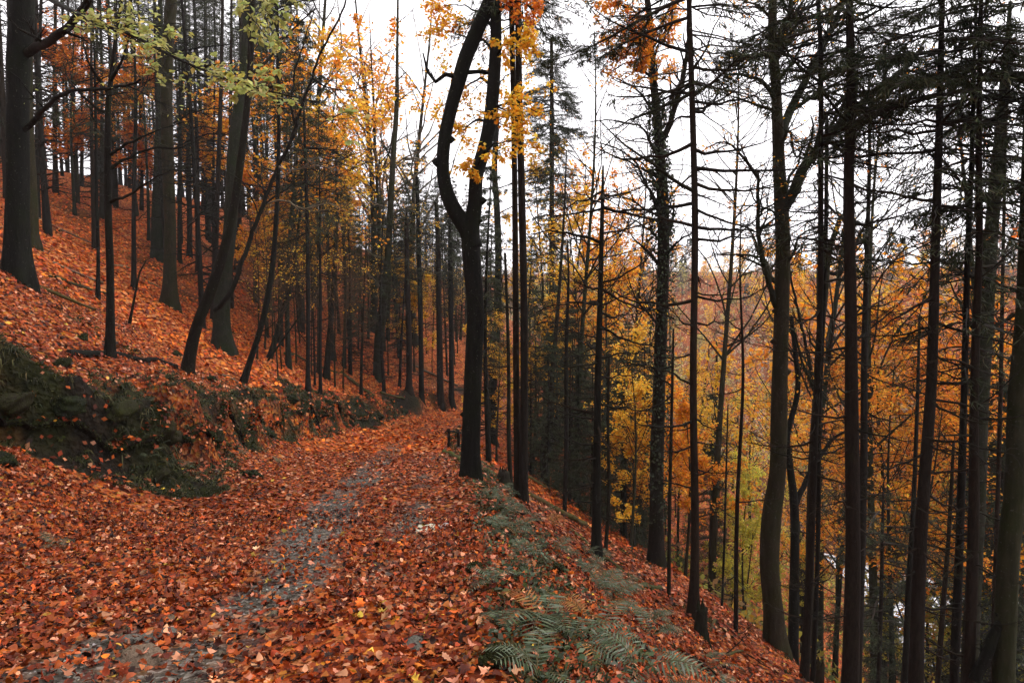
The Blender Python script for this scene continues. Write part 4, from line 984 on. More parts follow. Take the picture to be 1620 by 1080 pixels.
# young spruces with living boughs to the ground, in the middle distance
def young_spruce_mesh(seed, Ht, Rc, wh):
    m = spruce_crown_mesh(seed, Ht, Rc, wh, 1.3); return m
YS = [young_spruce_mesh(141, 7, 1.7, 24), young_spruce_mesh(142, 9, 2.0, 30), young_spruce_mesh(143, 5.5, 1.4, 20)]
t_ = np.linspace(0, 1, 5); YT = trunk_geo(np.stack([0 * t_, 0 * t_, 8 * t_], -1), .09 * (1 - .8 * t_), 3, .3, 4, 1., 8).mesh('trunk', M_SPRUCE)
for px, py, Y, k, sc, lab in ((905, 705, 30, 1, 1.0, 'drooping grey-green spruce behind the thin pole past the twin spruces'), (985, 745, 26, 0, .95, 'low spreading spruce between the reddish spruce and the ivy tree'), (862, 640, 36, 1, 1.0, 'dim spruce standing in gloom right of the twin spruces'), (925, 690, 38, 1, 1.1, 'pale misty spruce left of the reddish spruce'), (1018, 700, 32, 2, 1.1, 'small dark spruce tucked left of the ivy tree'),
                          (1125, 800, 30, 0, 1.0, 'dark young spruce right behind the fanned-branch spruce'), (1392, 1000, 22, 2, .9, 'young dark spruce before the shining river'), (1585, 960, 24, 1, 1.0, 'shaggy dark spruce beside the massive edge beech'), (1560, 800, 30, 1, 1.15, 'dark spruce filling the gap behind the close-set pair'),
                          (885, 560, 52, 1, 1.2, 'tall distant spruce above the falling slope'), (960, 600, 60, 1, 1.2, 'distant spruce with its tip against the sky'), (1625, 760, 26, 1, 1.2, 'dark evergreen at the far edge behind the massive beech')):
    p = at(px, py, Y); z = float(H(p[0], p[1]))
    sc = max(sc, min(1.9, (p[2] - z) / 4.0)); root = thing('young_spruce', lab, 'tree', (p[0], p[1], z - .1), None, px * .1, sc)
    link('trunk', YT, root); link('crown', YS[k], root, kind='stuff')

# beech saplings and small beeches holding their orange leaves
AK = [autumn_tree_meshes(201, 6.5, .06, GOLD, None, 11, .13, 16, spread=.15, t0=.15), autumn_tree_meshes(202, 7.5, .07, ORANGE, None, 11, .13, 18, spread=.15, t0=.15), autumn_tree_meshes(203, 6, .06, DEEP, None, 11, .13, 16, spread=.15, t0=.15), autumn_tree_meshes(204, 6.5, .06, YELLOW, None, 9, .13, 16, spread=.15, t0=.15)]
DK = [autumn_tree_meshes(211 + i, 13, .11, c, None, 5, .135, 22, spread=.18, t0=.3) for i, c in enumerate((GOLD, ORANGE, ORANGE, YELLOW))]
for px, py, Y, k, sc, lab in (
    (480, 440, 44, 1, 1.2, 'orange young beech high behind the slim stem pair'), (655, 540, 46, 0, 1.1, 'golden beech sapling left of the forked tree'), (420, 400, 38, 1, 1.3, 'orange beech up the slope behind the dark slanting stem'), (120, 250, 42, 2, 1.6, 'deep orange beech on the upper hill right of the huge trunk'), (215, 270, 46, 2, 1.6, 'deep orange beech on the upper hill behind the pale beech'), (330, 300, 50, 1, 1.5, 'orange beech near the hill crest'), (535, 400, 45, 1, 1.5, 'orange beech in the middle of the hillside wood'),
 (775, 640, 30, 0, .9, 'gold sapling seen between the forked tree and the twin spruces'), (1005, 770, 24, 0, .85, 'bright gold young beech left of the ivy tree'), (1030, 740, 28, 1, .85, 'orange young beech behind the ivy tree'), (900, 560, 46, 1, 1.3, 'orange beech above the falling slope'), (850, 600, 40, 0, 1.1, 'gold beech right behind the twin spruces'), (975, 640, 44, 1, 1.2, 'orange beech beside the reddish spruce'),
    (1085, 830, 25, 1, .95, 'brilliant orange beech behind the fanned-branch spruce'), (1180, 910, 26, 3, .7, 'lemon-yellow shrub-like tree left of the bowed foot'), (1160, 880, 30, 3, .8, 'greenish-yellow small tree low beside the bowed beech'), (1075, 730, 34, 0, 1.1, 'gold beech right of the ivy tree'), 
    (1290, 870, 26, 1, .9, 'orange beech spray between the bowed beech and the thick spruce'), (1420, 820, 26, 1, 1.15, 'bright orange beech between the thick spruce and the leaning-away one'), (1400, 660, 32, 1, 1.3, 'deep orange beech hanging above the river'), (1440, 860, 24, 2, .8, 'russet-orange sapling low before the river'), (1500, 760, 30, 1, 1.2, 'orange beech behind the close-set pair'), (1330, 760, 34, 0, 1.2, 'gold beech behind the thick spruce'), (1240, 700, 44, 0, 1.4, 'gold tree behind the big bowed beech'), (1590, 700, 26, 2, 1.0, 'small deep orange beech near the massive edge beech'), (1470, 960, 30, 3, .8, 'yellow tree low at the riverside behind the leaning-away spruce'), (1540, 1000, 28, 3, .8, 'yellow tree low behind the close-set pair'), ):
    p = at(px, py, Y); placed.append((p[0], p[1])); need = (p[2] - float(H(p[0], p[1]))) / .6     # the height that lifts its crown there
    if px > 840 and need > 8: place(kit_of(DK[k]), 'young_beech', lab, p[0], p[1], None, min(max(need / 13, .75), 1.5), px * .37)
    else: place(kit_of(AK[k]), 'beech_sapling' if sc < 1 else 'young_beech', lab, p[0], p[1], None, max(sc, need / 6.6) if px > 840 else sc, px * .37)

WK = [autumn_tree_meshes(231 + i, 11, .09, c, None, (3, 3, 2.4, 7)[i], .15, 18, spread=.15, t0=.35) for i, c in enumerate((GOLD, ORANGE, DEEP, YELLOW))]
for px, py, Y, k, lab in ((450, 225, 33, 1, 'airy orange beech crown left of the crooked limb'), (522, 235, 40, 0, 'airy gold beech crown over the hillside, left of the bare trees'), (540, 320, 40, 0, 'gold beech crown hanging over the upright slim stems'), (610, 290, 50, 0, 'gold beech crown above the stub-like beech'), (600, 200, 47, 1, 'thin orange crown among the bare trees'), (500, 300, 37, 1, 'orange crown above the leaning slim stems'), (420, 215, 42, 1, 'orange crown right of the mossy leaning beech'), (110, 115, 40, 2, 'deep orange crown beside the huge trunk, high on the hill'), (165, 175, 45, 1, 'orange crown behind the crooked-branched young tree'), (228, 150, 42, 1, 'orange crown just left of the pale flared beech'), (785, 575, 27, 0, 'gold crown between the forked tree and the twin spruces'), (860, 400, 40, 0, 'gold crown right of the twin spruces'), (900, 390, 46, 1, 'orange crown high beside the living spruce'), (960, 420, 50, 1, 'orange crown behind the spiky spruce tip'),
                          (905, 480, 33, 0, 'gold crown among the dull spruces right of the twin spruces'), (962, 520, 31, 1, 'orange crown lighting the gloom behind the reddish spruce'), (1000, 640, 23, 0, 'layered gold-orange crown left of the ivy tree'), (868, 575, 34, 0, 'gold crown low right of the twin spruces'), (1180, 850, 24, 3, 'lemon-yellow tree left of the bowed beech foot'), (1262, 960, 29, 3, 'yellow-green tree right of the bowed beech foot'), (1420, 1000, 30, 3, 'yellow-green tree low before the river'), (1495, 990, 31, 3, 'yellow-green tree behind the leaning-away spruce foot'), (1565, 1040, 27, 3, 'yellow-green tree beside the massive edge beech foot'), (1310, 560, 38, 1, 'orange crown right of the grey forked beech'), (1420, 520, 34, 1, 'bright orange crown between thick spruce and leaning-away spruce'), (1515, 560, 33, 1, 'orange crown behind the close-set pair, high'), (1130, 700, 30, 0, 'glowing gold crown right of the fanned-branch spruce'), (1600, 380, 28, 2, 'deep orange crown at the far edge')):
    p = at(px, py, Y); need = (p[2] - float(H(p[0], p[1]))) / .68; placed.append((p[0], p[1]))
    place(kit_of(WK[k]), 'young_beech', lab, p[0], p[1], None, min(max(need / 11, .5), 2.3), px * .53)
TB = [autumn_tree_meshes(251 + i, 27, .2, ORANGE, None, l, .11, 26, bark=M_TWIG, spread=.2, t0=.42) for i, l in enumerate((.25, .5))]
for px, py, Y, k, lab in ((918, 60, 30, 0, 'tall bare tree whose twigs veil the sky left of the ivy tree'), (1142, 80, 27, 1, 'tall bare tree whose twigs veil the sky right of the fanned-branch spruce'), (1300, 60, 30, 0, 'tall bare tree behind the slim mottled-foot spruce'), (1420, 120, 26, 1, 'tall half-bare tree between the thick and the leaning-away spruces'), (1555, 100, 28, 1, 'tall half-bare tree behind the close-set pair'), (1000, 200, 38, 0, 'bare tree fringing the sky behind the reddish spruce tip')):
    p = at(px, py, Y); z = float(H(p[0], p[1])); placed.append((p[0], p[1]))
    place(kit_of(TB[k]), 'bare_tree', lab, p[0], p[1], None, min(1.6, max(.6, (p[2] - z) / 27)), px * .71)
for px, py, Y, k, lab in ((882, 470, 34, 1, 'grey-green spruce crown just right of the twin spruces'), (916, 500, 29, 0, 'drooping grey-green spruce between thin pole and reddish spruce'), (985, 520, 36, 1, 'grey-green spruce behind the reddish spruce'), (902, 610, 25, 2, 'low dusky spruce over the dark log'), (1005, 590, 30, 0, 'drooping spruce close left of the ivy tree'), (1130, 600, 34, 1, 'dark spruce behind the thin pole by the fanned-branch spruce'), (868, 540, 27, 1, 'dense dark spruce filling the gap after the twin spruces'), (938, 560, 25, 0, 'dense dull-green spruce pressed behind the reddish spruce'), (968, 470, 40, 1, 'dark spruce with a spire near the reddish spruce tip'), (1012, 500, 33, 1, 'dark spruce spire left of the ivy tree'), (840, 600, 30, 2, 'low dark spruce at the foot of the twin spruces'), (1595, 560, 24, 1, 'dark evergreen wall at the far edge'), (1450, 700, 38, 0, 'dusky spruce behind the leaning-away spruce, halfway up')):
    p = at(px, py, Y); z = float(H(p[0], p[1])); top = (8, 9.5, 6)[k]
    root = thing('young_spruce', lab, 'tree', (p[0], p[1], z - .1), None, px * .1, min(2.4, max(.7, (p[2] - z) / top))); link('trunk', YT, root); link('crown', YS[k], root, kind='stuff')

TW = [autumn_tree_meshes(271 + i, 7.5, .045, GOLD, None, l, .1, 22, bark=M_BROWNTWIG, spread=.1, t0=.2) for i, l in enumerate((.0, .5, .9))]
nt_ = 0
for _ in range(3000):
    if nt_ >= 34: break
    px = rr.uniform(400, 735); y = rr.uniform(25, 56); p = at(px, 560, y); x = p[0]; z = float(H(x, y))
    if side_l(x, y) < 1.6 or not far_enough(x, y, placed, 1.3): continue
    k = int(rr.integers(3)); placed.append((x, y)); nt_ += 1
    place(kit_of(TW[k]), 'sapling', ('leafless', 'nearly leafless', 'sparsely gold-leaved')[k] + ' sapling above the far bank, ' + where(px), x, y, 'twiggy saplings above the far bank', rr.uniform(.8, 1.25), rr.uniform(0, 6.28))

# taller bare or half-bare trees in the valley and beyond the bend
BK = [autumn_tree_meshes(301, 15, .2, RUSSET, None, 1.2, .16, 18), autumn_tree_meshes(302, 16, .19, ORANGE, None, 2.2, .17, 18, spread=.35), autumn_tree_meshes(303, 13, .15, YELLOW, None, 2.2, .16, 17), autumn_tree_meshes(304, 17, .2, None, None, 0, .1, 22, bark=M_PALETWIG), autumn_tree_meshes(305, 14, .17, DEEP, None, 3, .17, 17)]
for px, py, Y, k, sc, lab in ((655, 560, 52, 3, 1.5, 'tall bare pale-twigged tree rising above the path bend'), (590, 520, 50, 3, 1.5, 'bare pale tree left of the tallest bare tree at the bend'), (610, 500, 60, 4, 1.0, 'half-bare russet tree far behind the bare pale trees'), (500, 430, 48, 3, 1.5, 'bare tree whose twigs fringe the sky left of centre'),
                          (1100, 760, 46, 0, .85, 'bare russet tree in the valley left of the big beech'), (1190, 780, 50, 2, .9, 'sparse yellow tree in the valley behind the big beech'), (1270, 800, 42, 0, .9, 'bare russet tree right behind the big beech'), (1400, 860, 38, 1, .95, 'tall half-bare orange tree behind the thick spruce'), (1540, 820, 40, 4, 1.0, 'half-bare red-orange tree behind the close-set pair'), (1610, 820, 36, 1, 1.0, 'half-bare orange tree at the far edge of the valley'), (1330, 800, 55, 1, .9, 'orange tree on the far river bank'), (1160, 720, 62, 4, .8, 'russet-orange tree across the valley mouth'), (1500, 840, 56, 2, .9, 'yellow-leaved tree across the river'), (1050, 680, 58, 1, .8, 'orange tree far behind the ivy tree'), (1230, 850, 38, 2, .7, 'sparse yellow tree low behind the bowed beech')):
    p = at(px, py, Y); placed.append((p[0], p[1]))
    place(kit_of(BK[k]), 'autumn_tree', lab, p[0], p[1], None, max(sc, min(1.5, (p[2] - float(H(p[0], p[1]))) / 9)), px * .61)

# the wooded hill across the river
def far_tree(seed, Ht, kind):
    r = np.random.default_rng(seed); g = Geo()
    t = np.linspace(0, 1, 4); tubes(g, np.stack([0 * t, 0 * t, Ht * t * .85], -1)[None], (.09 * (1 - .8 * t))[None], 5, np.array([.06, .055, .045]))
    if kind == 'fir':
        n = 520; f = r.random(n) ** .8; a = r.uniform(0, 6.28, n); rad = (1 - f) * Ht * .2 * r.uniform(.3, 1.1, n) + .1
        c = np.stack([np.cos(a) * rad, np.sin(a) * rad, .1 * Ht + f * Ht * .92], -1); d = np.stack([np.cos(a), np.sin(a), -.55 + 0 * a], -1) + r.normal(size=(n, 3)) * .2
        leaf_quads(g, c, d, np.array([0, 0, 1.]) + r.normal(size=(n, 3)) * .3, r.uniform(.5, 1., n), pal(r, n, [(.035, .045, .032), (.05, .06, .045), (.06, .075, .05)]), .25)
    else:
        P = np.stack([0 * t, 0 * t, Ht * t * .85], -1)[None]; R = (.16 * (1 - .8 * t))[None]
        b, br = grow(P, R, 16, .25, 1, .8, .42, .5, 5, r, .06, .15, 1, .5, .03); tubes(g, b, br, 3, np.array([.11, .095, .08]))
        c, cr = grow(b, br, 7, .2, 1, .7, .5, .6, 4, r, .03, .2, 1, .4, .022); tubes(g, c, cr, 3, np.array([.13, .1, .085]))
        cols, per = {'orange': (ORANGE, 5), 'gold': (GOLD, 5), 'russet': (RUSSET, 4), 'bare': ([(.46, .35, .25), (.5, .36, .23)], 3.5), 'yellow': ([(.45, .38, .1), (.38, .34, .12)], 4), 'deep': (DEEP, 4)}[kind]
        leaves_on(g, c, per, .38, r, cols, None, .5, -.1, .5)
    return g.mesh(kind + '_tree', M_LEAF, smooth=False)
FT = {k: [far_tree(400 + i * 3 + j, h, k) for j, h in enumerate((10, 12.5))] for i, k in enumerate(('fir', 'orange', 'gold', 'russet', 'bare', 'yellow', 'deep'))}
NM = {'fir': ('fir_tree', 'dark conifer on the hill across the river'), 'orange': ('autumn_tree', 'orange-leaved tree on the hill across the river'), 'gold': ('autumn_tree', 'golden tree on the hill across the river'), 'russet': ('autumn_tree', 'russet-brown tree on the hill across the river'), 'bare': ('bare_tree', 'bare pinkish-grey tree on the hill across the river'), 'yellow': ('autumn_tree', 'yellow-green tree on the hill across the river'), 'deep': ('autumn_tree', 'deep red-orange tree on the hill across the river')}
fp = []; kinds = list(FT)
while len(fp) < 290:
    x = rr.uniform(-10, 175); y = rr.uniform(25, 260); q = .6 * x + .8 * y
    if q < 94 or q > 205: continue
    px, py, a = to_px(np.array([x, y, float(H(x, y))]))
    if a < 20 or px < 800 or px > 1700: continue
    if not far_enough(x, y, fp, 3.2 + (q - 94) * .018): continue
    w = np.array([.13, .18, .18, .04, .33, .14, .0])
    if q > 180: w = np.array([.45, .2, .1, .1, .15, 0, 0])
    if q < 110: w = np.array([.08, .22, .2, .1, .1, .28, .02])
    k = kinds[rr.choice(7, p=w / w.sum())]; fp.append((x, y))
    s = rr.uniform(.65, 1.15)
    o = link(NM[k][0], FT[k][rr.integers(2)], None, label=NM[k][1].replace('on the hill across the river', ('near the skyline' if q > 172 else 'low' if q < 122 else 'halfway up') + ' across the river, ' + where(px)), category='tree', group=NM[k][1].replace('tree', 'trees').replace('conifer', 'conifers'))
    o.location = (x, y, float(H(x, y)) - .2); o.scale = (s, s, s * rr.uniform(.9, 1.1)); o.rotation_euler = (0, 0, rr.uniform(0, 6.28))
def far_scrub():
    r = np.random.default_rng(88); g = Geo(); n = 60000
    x = r.uniform(-20, 170, n); y = r.uniform(20, 230, n); q = .6 * x + .8 * y
    k = ((q > 96) & (q < 210)); x, y = x[k], y[k]; n = len(x)
    z = H(x, y); c = np.stack([x, y, z + r.random(n) ** 2 * 2.2], -1)
    d = r.normal(size=(n, 3)); d[:, 2] = np.abs(d[:, 2])
    leaf_quads(g, c, d, r.normal(size=(n, 3)), r.uniform(.3, .9, n), pal(r, n, [(.48, .34, .18), (.55, .43, .24), (.36, .34, .17), (.6, .38, .08), (.5, .34, .22), (.22, .23, .12)]), .3)  # palette lightened to tan; the pale colour stands in for thicker haze
    link('hillside_scrub', g.mesh('hillside_scrub', M_LEAF, smooth=False), kind='stuff', label='brown and ochre scrub covering the valley sides')
far_scrub()

# the wood goes on behind and above the path
for k in range(110):
    y = -1.5 - rr.random() * 26; x = rr.uniform(-26, 17)
    if -6.3 < x < 1.6 or not far_enough(x, y, placed, 2.2): continue
    placed.append((x, y))
    put_spruce(int(rr.integers(5)), x, y, 'dark spruce of the wood behind the viewpoint', 'spruces behind the viewpoint', rr.uniform(1.0, 1.3), rr.uniform(0, 6.28), frac=rr.uniform(.35, .5))

# damp air
def haze():
    g = Geo(); x, y0, y1, z0, z1 = 350., -60., 350., -37., 70.
    v = [(a, b_, c) for a in (-x, x) for b_ in (y0, y1) for c in (z0, z1)]
    g.add(v, [(0, 1, 3, 2), (4, 6, 7, 5), (0, 4, 5, 1), (2, 3, 7, 6), (0, 2, 6, 4), (1, 5, 7, 3)])
    m, t, o = mat('pale_air'); p = N(t, 'ShaderNodeVolumePrincipled', Density=HAZE); p.inputs['Color'].default_value = (.93, .93, .95, 1)
    t.links.new(p.outputs[0], o.inputs['Volume'])
    link('haze', g.mesh('haze', m, smooth=False, color=False), kind='stuff')
HAZE = .00034
haze()

def valley_bushes():
    r = np.random.default_rng(91); g = Geo(); n = 2600
    y = r.uniform(18, 85, n); rx = r.uniform(9, 40, n); x = xc(y) + hw(y) + rx; q = .6 * x + .8 * y
    k = (q < 69) & (r.random(n) < .35 + .65 * (rx > 14)); x, y = x[k], y[k]; n = len(x); per = 16
    c = np.repeat(np.stack([x, y, H(x, y)], -1), per, 0); m = len(c); S_ = np.repeat(r.uniform(.4, 1.1, n), per)[:, None]
    off = r.normal(size=(m, 3)) * .55; off[:, 2] = np.abs(off[:, 2]) * 1.1; c = c + off * S_
    pc = pal(r, n, [(.2, .22, .05), (.45, .4, .06), (.5, .28, .04), (.09, .11, .04), (.26, .15, .06), (.3, .32, .07)], None, .2)
    leaf_quads(g, c, r.normal(size=(m, 3)), r.normal(size=(m, 3)) + np.array([0, 0, .6]), r.uniform(.14, .34, m), np.repeat(pc, per, 0), .3)
    link('undergrowth', g.mesh('undergrowth', M_LEAF, smooth=False), kind='stuff', label='tangled green and ochre undergrowth down the steep valley side')
valley_bushes()

# ------------------------------------------------------------------ fence, logs, stumps, stones
def fence():
    a = hit(710, 710); b_ = hit(725, 702); root = thing('fence', 'short dark wooden fence of two posts and a rail at the path bend', 'fence', a)
    b_ = np.array([b_[0] * a[1] / b_[1] * 1.02, a[1] * 1.02, 0]); b_[2] = float(H(b_[0], b_[1]))
    tops = []; u = 33 * a[1] / 1080
    for p, hgt in ((a, u), (b_, u * .97)):
        g = trunk_geo(np.array([p, p + [0.01, 0, hgt * .5], p + [0, 0, hgt]]), np.array([.055, .052, .05]) * u / .7, 3, 0, 4, .2, 8, .06, .2)
        link('post', g.mesh('post', M_POST, a), root); tops.append(p + np.array([0, -.04, hgt - .07]))
    d = norm(tops[1] - tops[0]) * .12
    g = Geo(); tubes(g, np.array([[tops[0] - d, (tops[0] + tops[1]) / 2 + [0, 0, .015], tops[1] + d]]), np.full((1, 3), .024), 7)
    link('rail', g.mesh('rail', M_POST, a), root)
fence()

def log(label, p0, p1, r0, r1, m, seed, name='log', lift=.3, cat='log', stubs=0, sag=True):
    a, b_ = hit(*p0), hit(*p1); t = np.linspace(0, 1, 9); P = a + (b_ - a) * t[:, None]
    rr_ = np.random.default_rng(seed); P[:, :2] += rr_.normal(size=(9, 2)) * .02
    z = H(P[:, 0], P[:, 1]) if sag else P[:, 2]
    line = np.maximum.reduce([z[0] + (z[-1] - z[0]) * t, z * .0 + z])
    P[:, 2] = .5 * line + .5 * np.maximum(z, line - .05) + r0 * lift + .02
    P -= 0; root = thing(name, label, cat, P[0])
    g = trunk_geo(P, r0 + (r1 - r0) * t, seed, 0, 4, .25, 10, .09, .02)
    g.add(P[0:1] - 0, None, None)
    link('stem', g.mesh('stem', m, P[0]), root)
    for k in range(stubs):
        i = rr_.integers(2, 7); put_branch(root, DEAD[rr_.integers(8)], P[i], rr_.uniform(0, 6.28), rr_.uniform(.2, .9), rr_.uniform(.25, .6), P[0])
for i, a in enumerate((
    ('long pale fallen pole high on the left slope by the huge trunk', (58, 345), (162, 394), .045, .03, M_POLE, 2), ('thin fallen pole below the long pale one', (84, 417), (162, 448), .04, .03, M_POLE, 1), ('dark fallen pole crossing behind the crooked-branched young tree', (80, 440), (170, 466), .05, .03, M_LOG, 1), ('fallen pole running down behind the pale flared beech', (178, 420), (256, 458), .045, .03, M_POLE, 1), ('thin pale pole lying uphill right of the pale beech', (300, 372), (340, 402), .05, .03, M_POLE, 0),
    ('mossy fallen branch running down from the huge left trunk', (4, 430), (152, 492), .07, .03, M_LOG, 4), ('thick mossy log lying behind the foot of the crooked-branched young tree', (112, 565), (276, 582), .08, .06, M_DARKB, 3), ('dark fallen stem low on the slope below the leaning stems', (450, 560), (536, 592), .07, .05, M_LOG, 1), ('thin brown pole slanting down to the bank past the leaning stem', (350, 594), (446, 642), .035, .025, M_POLE, 1), ('long pale pole in the gloom above the path bend', (640, 574), (724, 611), .09, .07, M_POLE, 0), ('dark log on the slope above the far mossy bank', (540, 590), (592, 628), .1, .07, M_LOG, 0), ('short dark log left of the far mossy bank', (603, 622), (640, 642), .08, .06, M_LOG, 0),
    ('dark log running down from the twin spruces past the thin pole', (838, 786), (926, 831), .085, .075, M_LOG, 1), ('green mossy log above the dark one right of the twin spruces', (835, 757), (888, 789), .1, .08, M_LOG, 0), ('thick green log with a forked limb left of the ivy tree foot', (966, 790), (1026, 824), .15, .12, M_LOG, 2), ('dark log running from the forked tree foot to the twin spruces', (766, 746), (820, 777), .08, .06, M_LOG, 0), ('long thin pole far down the slope past the twin spruces', (862, 732), (934, 766), .06, .05, M_LOG, 1), ('dark branch lying downslope right of the reddish spruce', (953, 884), (1010, 922), .05, .03, M_LOG, 2), ('short log edging the path left of the forked tree', (702, 716), (729, 731), .07, .06, M_LOG, 0), ('dark stick on red leaves right of the fanned-branch spruce', (1118, 996), (1172, 1006), .035, .02, M_LOG, 2), ('curved dark stick below the ferns near the photo bottom', (1100, 1042), (1180, 1030), .03, .015, M_LOG, 2), ('dark root-like log along the upper fern slope', (905, 842), (948, 884), .05, .04, M_LOG, 1), ('log jutting out beside the big arched ferns', (1012, 930), (1046, 934), .05, .05, M_LOG, 0))):
    log(a[0], a[1], a[2], a[3], a[4], a[5], 300 + i, stubs=a[6])
# fallen pole propped against the leaning stem
def prop():
    p0 = hit(424, 570); p1 = at(478, 495, p0[1]); root = thing('fallen_pole', 'thin dead pole propped at a slant against the leaning stem', 'pole', p0)
    g = trunk_geo(np.array([p0, (p0 + p1) / 2, p1]), np.array([.045, .04, .03]), 4, 0, 4, .3, 8, .05, .1); link('stem', g.mesh('stem', M_DARKB, p0), root)
prop()
def stump(label, px, py, h, r_, seed, Y=None):
    p = hit(px, py) if Y is None else at(px, py, Y); p[2] = float(H(p[0], p[1])); root = thing('stump', label, 'stump', p)
    g = trunk_geo(np.array([p, p + [0, 0, h * .5], p + [.02, 0, h]]), np.array([r_, r_ * .85, r_ * .7]), seed, .5, 4, .08, 14, .12, .3, .15)
    rr_ = np.random.default_rng(seed)
    link('stem', g.mesh('stem', M_STUMP, p), root)
    s = Geo()
    for k in range(9):
        a = rr_.uniform(0, 6.28); q = p + np.array([math.cos(a) * r_ * .5, math.sin(a) * r_ * .5, h - .05]); tubes(s, np.array([[q, q + [0, 0, .06], q + [.01, 0, rr_.uniform(.08, .2)]]]), np.array([[.03, .025, .004]]), 5)
    link('splinters', s.mesh('splinters', M_STUMP, p), root, kind='stuff')
stump('jagged dark stump on red leaves right of the fanned-branch spruce', 1108, 1012, .5, .1, 1)
stump('tall dark broken stump at the photo bottom beside the mottled-foot spruce', 1296, 1079, .55, .09, 2, Y=11.4)
stump('small dark stump below the forked tree, right of its foot', 796, 768, .35, .16, 3)

def rock(name, label, cat, p, s, m, seed, squash=.6, sub=3, rough=.25, parent=None, sink=.3, rz=None):
    me = bpy.data.meshes.new(name); import bmesh
    bm = bmesh.new(); bmesh.ops.create_icosphere(bm, subdivisions=sub, radius=1)
    r = np.random.default_rng(seed); dirs = norm(r.normal(size=(15, 3))); off = r.uniform(.45, .9, 15)
    for v in bm.verts:
        c = np.array(v.co)
        for d, o_ in zip(dirs, off):
            k = c @ d - o_
            if k > 0: c = c - d * k * .85
        c = c * (1 + rough * float(fbm(c[0] * 1.5 + seed, c[1] * 1.5 + c[2] * 2, 1.6, seed % 30, 4)))
        v.co = (c[0], c[1] * .8, c[2] * squash)
    for f in bm.faces: f.smooth = sub > 2
    bm.normal_update(); tops = [(np.array(v.co), np.array(v.normal)) for v in bm.verts if v.normal.z > -.15]
    bm.to_mesh(me); bm.free(); me.materials.append(m)
    o = link(name, me, parent, label=label, category=cat); o.location = (p[0], p[1], float(H(p[0], p[1])) + s * squash * (.5 - sink)); o.scale = (s, s, s)
    o.rotation_euler = (r.normal() * .15, r.normal() * .15, r.uniform(0, 6.28) if rz is None else rz)
    if cat == 'boulder':
        n = 420; c = np.array([tops[k][0] for k in r.integers(0, len(tops), n)]); nn = np.array([t_[1] for t_ in tops])[[int(np.argmin(((np.array([q[0] for q in tops]) - cc) ** 2).sum(1))) for cc in c]]
        g = Geo(); leaf_quads(g, c + nn * .005 + r.normal(size=(n, 3)) * .03, nn * .8 + r.normal(size=(n, 3)) * .7, r.normal(size=(n, 3)), r.uniform(.06, .16, n) * .2 / max(s, .12), pal(r, n, [(.03, .034, .009), (.045, .048, .012), (.018, .021, .006)], None, .25), .3)
        link('moss', g.mesh('moss', M_FERN, smooth=False), o, kind='stuff')
    return o
for i, (lab, px, py, s) in enumerate((('round mossy boulder below the dark leaning stem on the slope', 372, 626, .22), ('dark mossy boulder at the foot of the upright slim stem', 462, 634, .38), ('mossy boulder on the bank top right of the slim stems', 502, 642, .33), ('small mossy rock behind the thick mossy log', 131, 536, .2), ('mossy rock left of the crooked-branched young tree foot', 97, 578, .25), ('dark rock between the young tree and the dark slanting stem', 280, 562, .22), ('dark rock just right of the dark slanting stem foot', 335, 602, .28),
                                  ('dark boulder jutting from the bank below the young tree', 190, 660, .42), ('largest dark boulder in the bank face with a mossy crown', 260, 690, .5), ('mossy boulder low in the bank near the leaf drift', 250, 760, .3), ('dark boulder in the bank below the slanting stem', 340, 700, .42), ('mossy boulder bulging from the bank left of the leaf gully', 425, 690, .42), ('flat-topped mossy boulder at the bank foot by the path', 330, 785, .28), ('mossy boulder right of the flat-topped one at the bank foot', 400, 755, .3), ('mossy boulder on the bank where the path narrows', 555, 672, .4), ('mossy boulder at the far bank near the bend', 640, 655, .5), ('dark mossy boulder at the far end of the bank', 600, 660, .45), ('dark rock at the left photo edge under the bank', 30, 650, .45), ('mossy rock in the shadowed bank left of the boulders', 110, 655, .4), ('dark rock standing at the left edge above the leaf slope', 4, 735, .3), ('mossy stone at the forked tree foot on the verge', 765, 772, .14), ('dark mossy rock among the ferns on the verge', 752, 905, .13), ('dark mossy hump at the path edge near the photo bottom', 790, 1052, .2), ('mossy stone on the fern slope above the arched ferns', 880, 905, .16))):
    rock('boulder', lab, 'boulder', hit(px, py), s * .72, M_ROCK, 500 + i, .7, 4, .4)
rock('flat_stone', 'pale flat stone bare of leaves near the right side of the path', 'stone', hit(681, 838), .2, M_PALESTONE, 41, .16, 3, .4, None, .1, 0)
rock('flat_stone', 'small pale stone touching the bigger pale flat stone on the path', 'stone', hit(705, 834), .12, M_PALESTONE, 42, .2, 3, .4, None, .1)
for i, (lab, px, py, s) in enumerate((('bluish slate slab lying bare at the bottom left of the path', 250, 1008, .14), ('largest grey slate slab half under leaves at the path bottom', 222, 1048, .15), ('small pale slate slab above the other slabs on the path', 262, 985, .09), ('dark greenish slate slab left of the larger slabs', 200, 1020, .12), ('grey slate beside the gravel strip below the path middle', 412, 1000, .09), ('long grey slate at the right of the path bottom among leaves', 655, 1022, .12))):
    rock('flat_stone', lab, 'stone', hit(px, py), s, M_SLATE, 620 + i, .22, 3, .3, None, .05)
